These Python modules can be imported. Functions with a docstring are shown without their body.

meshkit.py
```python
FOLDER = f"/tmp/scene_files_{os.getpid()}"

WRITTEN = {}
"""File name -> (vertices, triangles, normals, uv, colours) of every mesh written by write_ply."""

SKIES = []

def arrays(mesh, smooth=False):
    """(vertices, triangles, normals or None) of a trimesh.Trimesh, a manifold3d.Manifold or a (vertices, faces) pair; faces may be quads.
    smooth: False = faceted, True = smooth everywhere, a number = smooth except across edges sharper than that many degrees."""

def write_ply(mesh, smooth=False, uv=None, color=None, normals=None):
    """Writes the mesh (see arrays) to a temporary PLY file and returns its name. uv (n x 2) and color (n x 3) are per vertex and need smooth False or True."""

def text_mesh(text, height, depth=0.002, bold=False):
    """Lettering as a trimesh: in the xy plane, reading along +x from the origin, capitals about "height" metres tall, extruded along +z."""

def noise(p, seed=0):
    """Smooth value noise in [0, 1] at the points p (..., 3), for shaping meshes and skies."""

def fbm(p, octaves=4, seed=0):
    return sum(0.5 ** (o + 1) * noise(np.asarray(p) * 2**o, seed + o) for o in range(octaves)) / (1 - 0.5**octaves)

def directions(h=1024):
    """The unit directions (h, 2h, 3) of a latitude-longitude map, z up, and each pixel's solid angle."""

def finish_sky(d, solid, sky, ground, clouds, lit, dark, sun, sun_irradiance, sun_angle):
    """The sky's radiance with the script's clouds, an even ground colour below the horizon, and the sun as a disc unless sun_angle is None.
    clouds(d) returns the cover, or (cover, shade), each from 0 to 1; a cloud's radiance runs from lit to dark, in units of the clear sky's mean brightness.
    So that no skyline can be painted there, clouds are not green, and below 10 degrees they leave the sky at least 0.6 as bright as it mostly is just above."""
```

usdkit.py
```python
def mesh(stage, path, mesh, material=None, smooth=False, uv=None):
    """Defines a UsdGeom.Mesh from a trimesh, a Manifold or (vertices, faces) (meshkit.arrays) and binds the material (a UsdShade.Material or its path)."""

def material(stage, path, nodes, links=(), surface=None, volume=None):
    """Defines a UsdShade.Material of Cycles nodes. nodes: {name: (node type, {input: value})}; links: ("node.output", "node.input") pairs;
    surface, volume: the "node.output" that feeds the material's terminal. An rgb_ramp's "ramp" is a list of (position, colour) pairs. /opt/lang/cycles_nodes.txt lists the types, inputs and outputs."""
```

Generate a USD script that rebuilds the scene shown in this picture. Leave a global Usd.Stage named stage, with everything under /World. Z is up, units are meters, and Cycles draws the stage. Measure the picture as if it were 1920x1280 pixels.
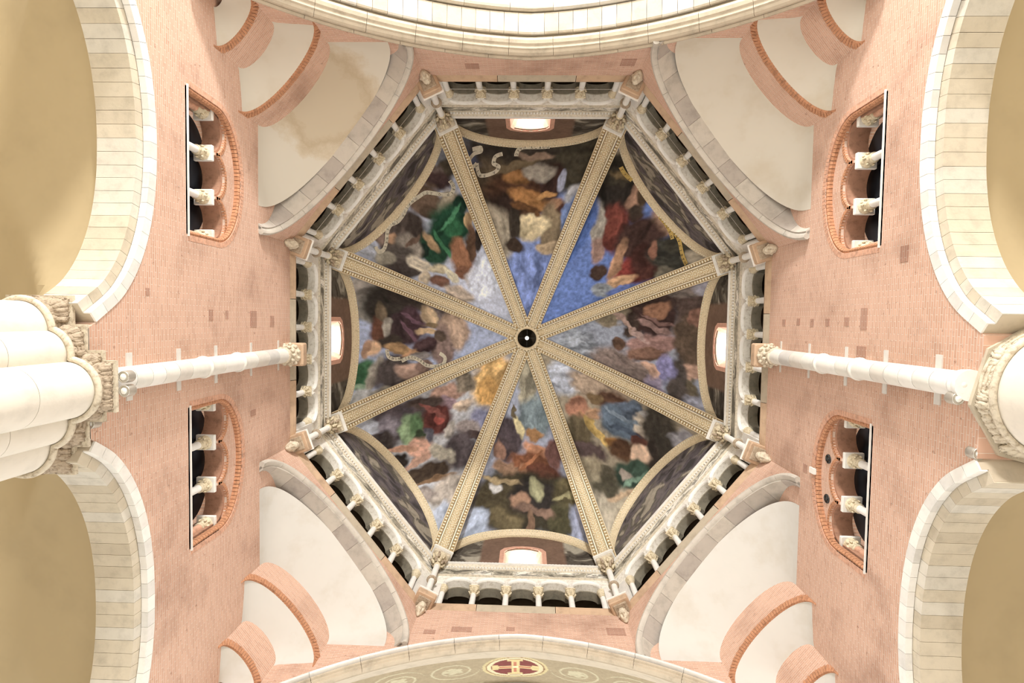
import math, random
import numpy as np, trimesh, usdkit, meshkit
from shapely.geometry import Polygon, LineString, Point, box as sbox
from shapely.ops import unary_union
from pxr import Usd, UsdGeom, UsdLux, Gf, Sdf, Vt

stage = Usd.Stage.CreateInMemory()
UsdGeom.SetStageUpAxis(stage, UsdGeom.Tokens.z)
UsdGeom.SetStageMetersPerUnit(stage, 1.0)
stage.SetDefaultPrim(UsdGeom.Xform.Define(stage, '/World').GetPrim())
rnd = random.Random(5)

# ---------------------------------------------------------------- camera, sky, lights, exposure
cam = UsdGeom.Camera.Define(stage, '/World/Camera')
cam.CreateHorizontalApertureAttr(36.0); cam.CreateVerticalApertureAttr(24.0)
cam.CreateFocalLengthAttr(18.753); cam.CreateClippingRangeAttr(Gf.Vec2f(0.05, 400))
cam.CreateExposureAttr(0.36)
RIGHT = (0.99940886, -0.01558593, 0.03064321); DOWN = (0.0168311, 0.99902534, -0.0408055); FWD = (-0.02997735, 0.04129714, 0.9986971)
cam.AddTransformOp().Set(Gf.Matrix4d(*RIGHT, 0, *[-v for v in DOWN], 0, *[-v for v in FWD], 0, 0.05304, -0.88541, 1.5, 1))

sky = UsdLux.DomeLight.Define(stage, '/World/Sky')            # soft daylight that comes in through the open ends of nave and transept
sky.CreateColorAttr(Gf.Vec3f(1.0, 0.985, 0.96)); sky.CreateIntensityAttr(0.62)


def light(kind, name, pos, aim, inten, col, w=1.0, h=1.0, r=.1, cone=None):
    L = {'rect': UsdLux.RectLight, 'disk': UsdLux.DiskLight, 'sphere': UsdLux.SphereLight}[kind].Define(stage, '/World/' + name)
    if kind == 'rect': L.CreateWidthAttr(w); L.CreateHeightAttr(h)
    else: L.CreateRadiusAttr(r)
    L.CreateIntensityAttr(inten); L.CreateColorAttr(Gf.Vec3f(*col))
    if cone:
        sh = UsdLux.ShapingAPI.Apply(L.GetPrim()); sh.CreateShapingConeAngleAttr(cone); sh.CreateShapingConeSoftnessAttr(.6)
    z = -(np.array(aim, float) - pos); z /= np.linalg.norm(z)
    x = np.cross((0, 0, 1) if abs(z[2]) < .95 else (1, 0, 0), z); x /= np.linalg.norm(x); y = np.cross(z, x)
    L.AddTransformOp().Set(Gf.Matrix4d(*x, 0, *y, 0, *z, 0, *map(float, pos), 1))


LAMPI = 9000.0
WARM = (1.0, 0.96, 0.91)
light('rect', 'NaveFloodlight', (0.0, -26.0, 5.0), (0, 4, 18), 500.0, WARM, 3.0, 1.6)      # floods in the long arm of the church
light('rect', 'NaveUplight', (0.0, -12.5, 8.0), (0, -12, 20), 3.0, WARM, 4.0, 1.5)
LAMPS = [(-6.53, .15, 10.02), (-6.52, .38, 10.02), (-7.12, .93, 10.02), (6.83, .02, 10.02), (6.76, .24, 10.02), (7.12, 1.10, 10.02)]
for i_, (x_, y_, z_) in enumerate(LAMPS):                                                  # the small uplights on the two capitals
    light('sphere', f'CapitalUplight_{i_}', (x_, y_, z_ + .13), (x_ * -.2, y_ * .5, z_ + 13), LAMPI, WARM, r=.05, cone=26.0)

# ---------------------------------------------------------------- helpers
H = np.array
used = {}


def unique(parent, name):
    n = used.get((parent, name), 0); used[(parent, name)] = n + 1
    return f'{parent}/{name}' + (f'_{n:03d}' if n else '')


def data(prim, **kw):
    for k, v in kw.items():
        if v: prim.SetCustomDataByKey(k, v)


LOC = {}; BAD = []


def thing(name, label, cat=None, loc=(0, 0, 0), rz=0.0, group=None, kind=None):
    p = unique('/World', name); BAD.append(label) if len(label.split()) > 16 else None
    x = UsdGeom.Xform.Define(stage, p)
    x.AddTranslateOp().Set(Gf.Vec3d(*map(float, loc)))
    if rz: x.AddRotateZOp().Set(float(math.degrees(rz)))
    LOC[p] = (np.array(loc, float), rz)
    data(x.GetPrim(), label=label, category=cat, group=group, kind=kind)
    return p


def part(parent, name, m, mat, smooth=False, label=None, kind=None, local=False):
    """A mesh under a thing or a part, given in world coordinates unless local."""
    p = unique(parent, name)
    if isinstance(m, MB): m = m.done()
    elif isinstance(m, trimesh.Trimesh): m = (m.vertices, m.faces)
    v, f = m
    if not local:
        root = '/'.join(p.split('/')[:3])
        o, rz = LOC[root]; v = np.asarray(v) - o
    usdkit.mesh(stage, p, (v, f), mat, smooth=smooth)
    data(stage.GetPrimAtPath(p), label=label, kind=kind)
    return p


def copy_of(src, name, label, cat, loc, rz=0.0, group=None):
    BAD.append(label) if len(label.split()) > 16 else None
    p = unique('/World', name)
    x = UsdGeom.Xform.Define(stage, p)
    x.AddTranslateOp().Set(Gf.Vec3d(*map(float, loc))); x.AddRotateZOp().Set(float(math.degrees(rz)))
    x.GetPrim().GetReferences().AddInternalReference(src); x.GetPrim().SetInstanceable(True)
    data(x.GetPrim(), label=label, category=cat, group=group)
    return p


class MB:
    def __init__(s): s.v, s.f, s.n = [], [], 0
    def add(s, v, f):
        v = np.asarray(v, float); f = np.asarray(f, int)
        if f.shape[1] == 4: f = np.vstack([f[:, [0, 1, 2]], f[:, [0, 2, 3]]])
        s.v.append(v); s.f.append(f + s.n); s.n += len(v); return s
    def tm(s, m): return s.add(m.vertices, m.faces)
    def done(s): return np.vstack(s.v), np.vstack(s.f)


def grid(P, closed_j=False, caps=False):
    """A strip mesh of the points P (n, m, 3); closed_j joins the last of m to the first; caps closes both ends."""
    n, m = P.shape[:2]; v = P.reshape(-1, 3)
    jm = m if closed_j else m - 1
    i, j = np.meshgrid(np.arange(n - 1), np.arange(jm), indexing='ij')
    a, b = i * m + j, i * m + (j + 1) % m
    q = np.stack([a, b, b + m, a + m], -1).reshape(-1, 4)
    f = np.vstack([q[:, [0, 1, 2]], q[:, [0, 2, 3]]])
    if caps:
        c0 = v[:m].mean(0); c1 = v[-m:].mean(0); k = len(v); v = np.vstack([v, c0, c1])
        e = np.arange(m); g = (e + 1) % m; o = (n - 1) * m
        f = np.vstack([f, np.stack([g, e, np.full(m, k)], 1), np.stack([o + e, o + g, np.full(m, k + 1)], 1)])
    return v, f


def boxm(c, size, rz=0.0, bev=0.0):
    x, y, z = H(size) / 2
    if bev:
        b = bev; P = sbox(-x, -y, x, y); q = sbox(-x + b, -y + b, x - b, y - b)
        ring = [H([(-x + b, -y), (x - b, -y), (x, -y + b), (x, y - b), (x - b, y), (-x + b, y), (-x, y - b), (-x, -y + b)])]
        a = ring[0]; i = a * H([(x - b) / x, (y - b) / y])
        L = [(i, -z), (a, -z + b), (a, z - b), (i, z)]
        V = np.stack([np.column_stack([r, np.full(8, h)]) for r, h in L]); v, f = grid(V, True, True)
    else:
        m = trimesh.creation.box((2 * x, 2 * y, 2 * z)); v, f = np.array(m.vertices), np.array(m.faces)
    c_, s_ = math.cos(rz), math.sin(rz)
    v = v @ H([[c_, s_, 0], [-s_, c_, 0], [0, 0, 1]]) + H(c)
    return v, f


def lathe(prof, n=24, c=(0, 0, 0), caps=True):
    a = np.arange(n) * 2 * np.pi / n
    P = np.stack([np.column_stack([r * np.cos(a), r * np.sin(a), np.full(n, z)]) for r, z in prof])
    v, f = grid(P, True, caps); return v + H(c), f


def tube(pts, rad, n=8):
    p = np.asarray(pts, float); t = np.gradient(p, axis=0); t /= np.linalg.norm(t, axis=1, keepdims=True)
    a = np.cross(t, np.where(np.abs(t[:, 2:]) < .9, [0, 0, 1.], [1., 0, 0])); a /= np.linalg.norm(a, axis=1, keepdims=True); b = np.cross(t, a)
    w = np.arange(n) * 2 * np.pi / n
    P = p[:, None] + np.broadcast_to(rad, (len(p),))[:, None, None] * (np.cos(w)[None, :, None] * a[:, None] + np.sin(w)[None, :, None] * b[:, None])
    return grid(P, True, True)


ICO = trimesh.creation.icosphere(1, 1.0); ICO2 = trimesh.creation.icosphere(2, 1.0); ICO3 = trimesh.creation.icosphere(3, 1.0)


def blob(c, r, ico=ICO): return np.array(ico.vertices) * H(r) + H(c), np.array(ico.faces)


class Frame:
    """Wall coordinates: s along, o outward, z up."""
    def __init__(F, M, n): F.M = H([M[0], M[1], 0.]); F.n = H([n[0], n[1], 0.]); F.t = H([n[1], -n[0], 0.])
    def __call__(F, v):
        v = np.asarray(v, float)
        return F.M + v[..., :1] * F.t + v[..., 1:2] * F.n + v[..., 2:3] * H([0, 0, 1.])
    def m(F, vf): return F(vf[0]), vf[1]
    def extr(F, poly, o0, o1):
        mb = MB()
        for g in getattr(poly, 'geoms', [poly]):
            if g.area < 1e-6: continue
            e = trimesh.creation.extrude_polygon(g, o1 - o0, engine='earcut'); v = np.array(e.vertices)
            mb.add(F(np.stack([v[:, 0], o0 + v[:, 2], v[:, 1]], 1)), np.array(e.faces)[:, ::-1])
        return mb


def flat(poly, z0, z1):
    mb = MB()
    for g in getattr(poly, 'geoms', [poly]):
        e = trimesh.creation.extrude_polygon(g, z1 - z0, engine='earcut'); mb.add(np.array(e.vertices) + [0, 0, z0], e.faces)
    return mb


def resample(c, n):
    c = np.asarray(c, float); L = np.r_[0, np.cumsum(np.linalg.norm(np.diff(c, axis=0), axis=1))]
    t = np.linspace(0, L[-1], n); return np.stack([np.interp(t, L, c[:, k]) for k in range(c.shape[1])], 1)


def inward(c):
    t = np.gradient(c, axis=0); t /= np.linalg.norm(t, axis=1, keepdims=True); return np.stack([t[:, 1], -t[:, 0]], 1)


def arch_sweep(c, prof):
    """Closed profile [(r inward, o)] swept along the curve c (s, z): a mesh in wall coordinates."""
    N = inward(c)
    P = np.stack([np.column_stack([c[:, 0] + r * N[:, 0], np.full(len(c), o), c[:, 1] + r * N[:, 1]]) for r, o in prof], 1)
    return grid(P, True, True)


def arch_blocks(c, prof, n, gap=.012, sub=4):
    c = resample(c, n * sub * 4 + 1); L = np.r_[0, np.cumsum(np.linalg.norm(np.diff(c, axis=0), axis=1))]; N = inward(c); out = []
    for i in range(n):
        t = np.linspace(L[-1] * i / n + gap / 2, L[-1] * (i + 1) / n - gap / 2, sub)
        cc, nn = (np.stack([np.interp(t, L, A[:, k]) for k in range(2)], 1) for A in (c, N))
        P = np.stack([np.column_stack([cc[:, 0] + r * nn[:, 0], np.full(sub, o), cc[:, 1] + r * nn[:, 1]]) for r, o in prof], 1)
        out.append(grid(P, True, True))
    return out


def ell(cs, z0, a, b, n=33, p0=0.0): 
    f = np.linspace(np.pi - p0, p0, n); return np.stack([cs + a * np.cos(f), z0 + b * np.sin(f)], 1)


# ---------------------------------------------------------------- materials
LK = '/World/Looks/'


def mat(name, col, rough=.8, var=.12, scale=3.0, bump=.0, bscale=20.0, spec=.3, metal=0.0, dark=None, extra=None):
    """Plain stone, plaster or metal with cloudy tone, and fine relief."""
    c = H(col); d = H(dark) if dark is not None else c * (1 - var * 2)
    nodes = {'g': ('geometry', {}), 'n': ('noise_texture', {'scale': scale, 'detail': 6.0, 'roughness': .62}),
             'r': ('rgb_ramp', {'ramp': [(0.25, tuple(d)), (.5, tuple(c)), (.8, tuple(np.minimum(c * (1 + var * .7), .95)))]}),
             'p': ('principled_bsdf', {'roughness': rough, 'specular_ior_level': spec, 'metallic': metal})}
    links = [('g.position', 'n.vector'), ('n.fac', 'r.fac'), ('r.color', 'p.base_color')]
    if bump:
        nodes['n2'] = ('noise_texture', {'scale': bscale, 'detail': 5.0}); nodes['b'] = ('bump', {'strength': bump, 'distance': .02})
        links += [('g.position', 'n2.vector'), ('n2.fac', 'b.height'), ('b.normal', 'p.normal')]
    return usdkit.material(stage, LK + name, nodes, links, 'p.BSDF')


def brick(name, ang, c1=(.62, .395, .295), c2=(.53, .325, .235), mortar=(.65, .51, .42), row=.055, wid=.24):
    """Thin brick courses far overhead: coursed along the direction ang in plan."""
    nodes = {'g': ('geometry', {}), 'm': ('mapping', {'rotation': (0, 0, -ang)}), 'x': ('separate_xyz', {}), 'c': ('combine_xyz', {}),
             'k': ('brick_texture', {'color1': c1, 'color2': c2, 'mortar': mortar, 'scale': 1.0, 'mortar_size': .008, 'mortar_smooth': .3, 'brick_width': wid, 'row_height': row, 'bias': -.2}),
             'n': ('noise_texture', {'scale': .55, 'detail': 7.0, 'roughness': .6}), 'rn': ('rgb_ramp', {'ramp': [(.3, (.62, .58, .56)), (.48, (1, 1, 1)), (.75, (1.1, 1.12, 1.13))]}),
             'n3': ('noise_texture', {'scale': 8.0, 'detail': 5.0, 'roughness': .75}), 'r3': ('rgb_ramp', {'ramp': [(.30, (.42, .34, .30)), (.40, (1, 1, 1)), (.62, (1, 1, 1)), (.72, (1.15, 1.2, 1.22))]}),
             'mx': ('mix', {'mix_type': 'multiply', 'fac': .75}), 'my': ('mix', {'mix_type': 'multiply', 'fac': .8}),
             'b': ('bump', {'strength': .5, 'distance': .012}), 'p': ('principled_bsdf', {'roughness': .9, 'specular_ior_level': .15})}
    links = [('g.position', 'm.vector'), ('m.vector', 'x.vector'), ('x.x', 'c.x'), ('x.z', 'c.y'), ('c.vector', 'k.vector'), ('g.position', 'n.vector'), ('n.fac', 'rn.fac'), ('c.vector', 'n3.vector'), ('n3.fac', 'r3.fac'),
             ('k.color', 'mx.color1'), ('rn.color', 'mx.color2'), ('mx.color', 'my.color1'), ('r3.color', 'my.color2'), ('my.color', 'p.base_color'), ('k.fac', 'b.height'), ('b.normal', 'p.normal')]
    nodes['b'][1]['invert'] = True
    return usdkit.material(stage, LK + name, nodes, links, 'p.BSDF')


BR_Y = brick('brick_side', math.pi / 2); BR_X = brick('brick_end', 0.0)
BR_P_Y = brick('brick_patch_side', math.pi / 2, (.43, .245, .18), (.36, .20, .145), (.48, .35, .28)); BR_P_X = brick('brick_patch_end', 0.0, (.43, .245, .18), (.36, .20, .145), (.48, .35, .28))
DIAG = math.atan2(4.86, 3.93)
BR_D = {1: brick('brick_diagonal_a', math.pi - DIAG), -1: brick('brick_diagonal_b', DIAG)}       # key: sign of sx*sy
VOUS = mat('brick_edge', (.50, .25, .14), var=.22, scale=9, bump=.3)
VOUS2 = mat('brick_edge_pale', (.62, .36, .25), var=.2, scale=9, bump=.3)
PLASTER = mat('white_plaster', (.60, .585, .545), var=.05, scale=.9, bump=.08, bscale=9, dark=(.53, .495, .43))
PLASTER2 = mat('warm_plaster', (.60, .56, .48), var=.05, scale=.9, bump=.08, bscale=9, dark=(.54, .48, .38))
STAINED = usdkit.material(stage, LK + 'stained_plaster', {'g': ('geometry', {}), 'm': ('mapping', {'location': (2.85, 3.43, -8.2), 'scale': (.5, .5, .5)}), 'q': ('gradient_texture', {'gradient_type': 'spherical'}),
    'n': ('noise_texture', {'scale': 1.7, 'detail': 8.0, 'roughness': .65}), 'a': ('math', {'math_type': 'multiply_add', 'value2': 1.5}), 'r': ('rgb_ramp', {'ramp': [(.58, (.60, .56, .48)), (.70, (.55, .48, .37)), (.85, (.46, .38, .27)), (1.0, (.52, .45, .34))]}),
    's': ('math', {'math_type': 'multiply', 'value2': .75}), 'p': ('principled_bsdf', {'roughness': .85, 'specular_ior_level': .2})},
    [('g.position', 'm.vector'), ('m.vector', 'q.vector'), ('g.position', 'n.vector'), ('q.fac', 'a.value1'), ('n.fac', 'a.value3'), ('a.value', 's.value1'), ('s.value', 'r.fac'), ('r.color', 'p.base_color')], 'p.BSDF')
BEIGE = mat('beige_plaster', (.47, .375, .225), var=.05, scale=.7, bump=.05, bscale=12)
STONE = [mat(f'cream_stone_{i}', c, var=.1, scale=4, bump=.15) for i, c in enumerate([(.57, .505, .395), (.52, .455, .35), (.60, .56, .48), (.46, .395, .30)])]
GREY = [mat(f'grey_stone_{i}', c, var=.13, scale=3, bump=.2) for i, c in enumerate([(.47, .43, .38), (.53, .49, .43), (.42, .38, .34)])]
WHITE = [mat(f'pale_stone_{i}', c, var=.06, scale=5, bump=.1) for i, c in enumerate([(.80, .78, .73), (.74, .71, .66), (.68, .66, .62)])]
LEDGE = mat('ledge_stone', (.52, .37, .25), var=.16, scale=3, bump=.15)
MORTAR = mat('mortar', (.50, .43, .33), var=.1)
MARBLE = mat('white_marble', (.82, .81, .77), var=.06, scale=6, rough=.55)
CARVED = mat('carved_stone', (.42, .34, .25), var=.3, scale=16, bump=.6, bscale=40, dark=(.2, .14, .09))
CARVED2 = mat('carved_pale_stone', (.62, .55, .43), var=.25, scale=12, bump=.4, bscale=30, dark=(.3, .23, .15))
CAPITAL = mat('capital_stone', (.66, .58, .42), var=.25, scale=15, bump=.3, dark=(.36, .28, .16))
SHAFT = [mat(f'drum_stone_{i}', c, var=.05, scale=5, rough=.6) for i, c in enumerate([(.72, .70, .64), (.64, .60, .54), (.78, .76, .71), (.55, .53, .50)])]
PIER = mat('pier_stone', (.74, .69, .60), var=.07, scale=2.5, bump=.1)
GOLD = mat('gilt_stucco', (.70, .59, .40), var=.2, scale=22, bump=.35, bscale=45, rough=.5, spec=.5, dark=(.40, .30, .16))
GOLD2 = mat('gilt_stucco_bright', (.86, .79, .62), var=.16, scale=30, bump=.3, rough=.45, spec=.5)
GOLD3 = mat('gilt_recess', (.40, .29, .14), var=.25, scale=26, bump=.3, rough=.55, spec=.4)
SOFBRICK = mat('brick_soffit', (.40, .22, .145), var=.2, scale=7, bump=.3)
MOULD = mat('arch_moulding_stone', (.50, .43, .33), var=.16, scale=3, bump=.2)
STUCCO = mat('white_stucco', (.80, .77, .70), var=.14, scale=9, bump=.25, dark=(.52, .47, .38))
STUCCO2 = mat('stucco_moulding', (.66, .60, .49), var=.2, scale=14, bump=.2)
DARK = mat('shade_dark_plaster', (.12, .09, .06), var=.2)  # near-black colour holds the shade of the unlit gallery passage
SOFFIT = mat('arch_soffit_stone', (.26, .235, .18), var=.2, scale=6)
FRIEZE = mat('frieze_paint', (.55, .53, .47), var=.5, scale=3.2, dark=(.14, .14, .13))
IRON = mat('iron', (.06, .06, .06), rough=.5, metal=.8)
METAL = mat('lamp_metal', (.55, .52, .46), rough=.4, metal=.7)
PINK = mat('window_brick', (.66, .38, .28), var=.1, scale=8)
FLOOR = mat('floor_marble', (.74, .72, .68), var=.15, scale=1.5, rough=.4)
GLASSD = usdkit.material(stage, LK + 'dark_glass', {'g': ('geometry', {}), 'n': ('noise_texture', {'scale': 1.6, 'detail': 1.0}), 'r': ('rgb_ramp', {'ramp': [(.4, (.012, .014, .02)), (.62, (.05, .06, .08))]}),
    'p': ('principled_bsdf', {'roughness': .25, 'specular_ior_level': .5})}, [('g.position', 'n.vector'), ('n.fac', 'r.fac'), ('r.color', 'p.base_color')], 'p.BSDF')
PANE = usdkit.material(stage, LK + 'daylit_pane', {'e': ('emission', {'color': (1, .97, .93), 'strength': 9.0})}, [], 'e.emission')
GOLD4 = mat('gilt_roll', (.58, .47, .29), var=.2, scale=24, bump=.35, bscale=45, rough=.5, spec=.5, dark=(.34, .25, .13))
SKYLIGHT = usdkit.material(stage, LK + 'lantern_light', {'e': ('emission', {'color': (1, .97, .92), 'strength': .9})}, [], 'e.emission')
LENS = usdkit.material(stage, LK + 'lamp_lens', {'p': ('principled_bsdf', {'base_color': (.8, .78, .72), 'roughness': .15, 'emission_color': (1, .93, .8), 'emission_strength': .04})}, [], 'p.BSDF')
FRESCO = usdkit.material(stage, LK + 'fresco', {'a': ('attribute', {'attribute': 'paint'}), 'g': ('geometry', {}), 'n': ('noise_texture', {'scale': 7.0, 'detail': 6.0, 'roughness': .7}),
    'r': ('rgb_ramp', {'ramp': [(.3, (.72, .72, .72)), (.7, (1.2, 1.2, 1.2))]}), 'm': ('mix', {'mix_type': 'multiply', 'fac': .6}), 'p': ('principled_bsdf', {'roughness': .85, 'specular_ior_level': .2})},
    [('a.color', 'm.color1'), ('g.position', 'n.vector'), ('n.fac', 'r.fac'), ('r.color', 'm.color2'), ('m.color', 'p.base_color')], 'p.BSDF')

# ---------------------------------------------------------------- the octagon
A_, B_, CD, TH = 7.0, 7.88, 7.341, .6815
cx = (CD - B_ * math.sin(TH)) / math.cos(TH); cy = (CD - A_ * math.cos(TH)) / math.sin(TH)      # 3.07, 3.02
WX, WY = A_ + .08, B_ + .08
SIDES = ['right', 'lower right', 'bottom', 'lower left', 'left', 'upper left', 'top', 'upper right']
CORN = [(A_, -cy), (A_, cy), (cx, B_), (-cx, B_), (-A_, cy), (-A_, -cy), (-cx, -B_), (cx, -B_)]      # corner i is between side i-1 and side i
FR, LEN = [], []
for k in range(8):
    a, b = H(CORN[k]), H(CORN[(k + 1) % 8]); e = b - a; L = np.linalg.norm(e); e /= L
    FR.append(Frame((a + b) / 2, (e[1], -e[0]))); LEN.append(L)
FL, FRT, FTOP, FBOT = Frame((-A_, 0), (-1, 0)), Frame((A_, 0), (1, 0)), Frame((0, -B_), (0, -1)), Frame((0, B_), (0, 1))


def octo(off):
    """The octagon's outline moved outward by off."""
    P = []
    for k in range(8):
        n0, n1 = FR[k - 1].n[:2], FR[k].n[:2]; c = H(CORN[k]); P.append(c + off * (n0 + n1) / (1 + n0 @ n1))
    return Polygon(P)


# ---------------------------------------------------------------- large structure: floor, walls
fl = thing('floor', 'plain stone floor far below the dome', kind='structure')
part(fl, 'slab', boxm((0, -4, -.1), (44, 60, .2)), FLOOR)

DX = np.array([0, .5, 1, 1.5, 2.2, 2.9, 3.3, 3.55, 3.75, 3.8, 3.8]); DZ = np.array([0, .015, .07, .17, .42, .88, 1.4, 1.8, 2.4, 3.1, 11.6])


def side_arch(c, crown, low=None):
    pts = [(c + x, crown - z) for x, z in zip(DX, DZ)]; L = [(c - x, crown - z) for x, z in zip(DX[:0:-1], DZ[:0:-1])]
    C = L + pts
    if low is not None: C = [p for p in C if p[1] >= low] 
    return H(C)


from scipy.interpolate import PchipInterpolator
_f = PchipInterpolator(DX[:9], DZ[:9])
DX2 = np.r_[np.linspace(0, 3.75, 40), 3.8, 3.8]; DZ2 = np.r_[_f(np.linspace(0, 3.75, 40)), 3.1, 11.6]
DX, DZ = DX2, DZ2
WIN = [(FL, 'left', -4.08, 'upper'), (FL, 'left', 2.6, 'lower'), (FRT, 'right', -4.0, 'upper'), (FRT, 'right', 2.68, 'lower')]
ARCH = [(FL, -4.1, 11.58, 'upper left'), (FL, 4.5, 11.38, 'lower left'), (FRT, -4.15, 11.48, 'upper right'), (FRT, 4.55, 11.47, 'lower right')]
SGN = {id(FL): 1, id(FRT): -1}
SILL, SPR, CRN, WHW = 12.5, 13.62, 14.58, 1.53


def win_poly(c, d=0.0):
    e = ell(c, SPR, WHW - d, CRN - SPR - d, 41); return Polygon([(c - WHW + d, SILL)] + [tuple(p) for p in e] + [(c + WHW - d, SILL)])


for F, nm in ((FL, 'left'), (FRT, 'right')):
    P = sbox(-WY, 0, WY, 17.3)
    for F2, c, z, _ in ARCH:
        if F2 is F: P = P.difference(Polygon([tuple(p) for p in side_arch(SGN[id(F)] * c, z)]))
    P = P.difference(sbox(-.9, -1, 1.3, 9.94) if F is FL else sbox(-1.3, -1, 1.3, 9.94))
    for F2, _, c, _ in WIN:
        if F2 is F: P = P.difference(win_poly(SGN[id(F)] * c))
    w = thing(f'wall_{nm}', f'tall pink brick wall at the {nm} of the photo with two arched windows', kind='structure')
    part(w, 'brickwork', F.extr(P, .08, .95), BR_Y)

TC = lambda x, crown, R=10.0, c=.7: crown - (math.sqrt(R * R - c * c) - np.sqrt(np.maximum(R * R - (np.abs(x) + c) ** 2, 0)))
XS = np.r_[-7.0, np.linspace(-6.9, 6.9, 70), 7.0]
for F, nm, crown in ((FTOP, 'back', 16.15), (FBOT, 'front', 15.98)):
    C = [(-7.05, 0)] + [(x, float(TC(x, crown))) for x in XS] + [(7.05, 0)]
    P = sbox(-WX - .8, 0, WX + .8, 17.3).difference(Polygon(C))
    w = thing(f'wall_{nm}', f'pink brick wall over the wide pointed arch at the {"top" if nm == "back" else "bottom"} of the photo', kind='structure')
    part(w, 'brickwork', F.extr(P, .08, .45), BR_X)

# diagonal walls with their squinch openings
SQ = {1: (1, 1), 3: (-1, 1), 5: (-1, -1), 7: (1, -1)}
A1, B1 = (WX, 3.05), (3.105, WY); A2, B2 = (WX, 5.85), (5.25, WY); A3, B3 = (WX, 6.9), (6.25, WY); A4, B4 = (WX, 7.75), (6.9, WY)
Z1, Z2, Z3 = 15.28, 14.33, 13.33


def chord_arc(a, b, z, rise, sx, sy, n=33, sink=0.0):
    f = np.linspace(0, np.pi, n); p = (1 - np.cos(f)) / 2
    a, b = H(a) * (sx, sy), H(b) * (sx, sy)
    return np.column_stack([a[0] + (b[0] - a[0]) * p, a[1] + (b[1] - a[1]) * p, z + rise * np.sin(f) ** .85])


def prism_between(top, bot, thick, nrm):
    """A wall between two curves over the same chord (n, 3), thickened along nrm."""
    n = len(top); t2, b2 = top + H(nrm) * thick, bot + H(nrm) * thick
    return grid(np.stack([top, bot, b2, t2], 1), True, True)


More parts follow.
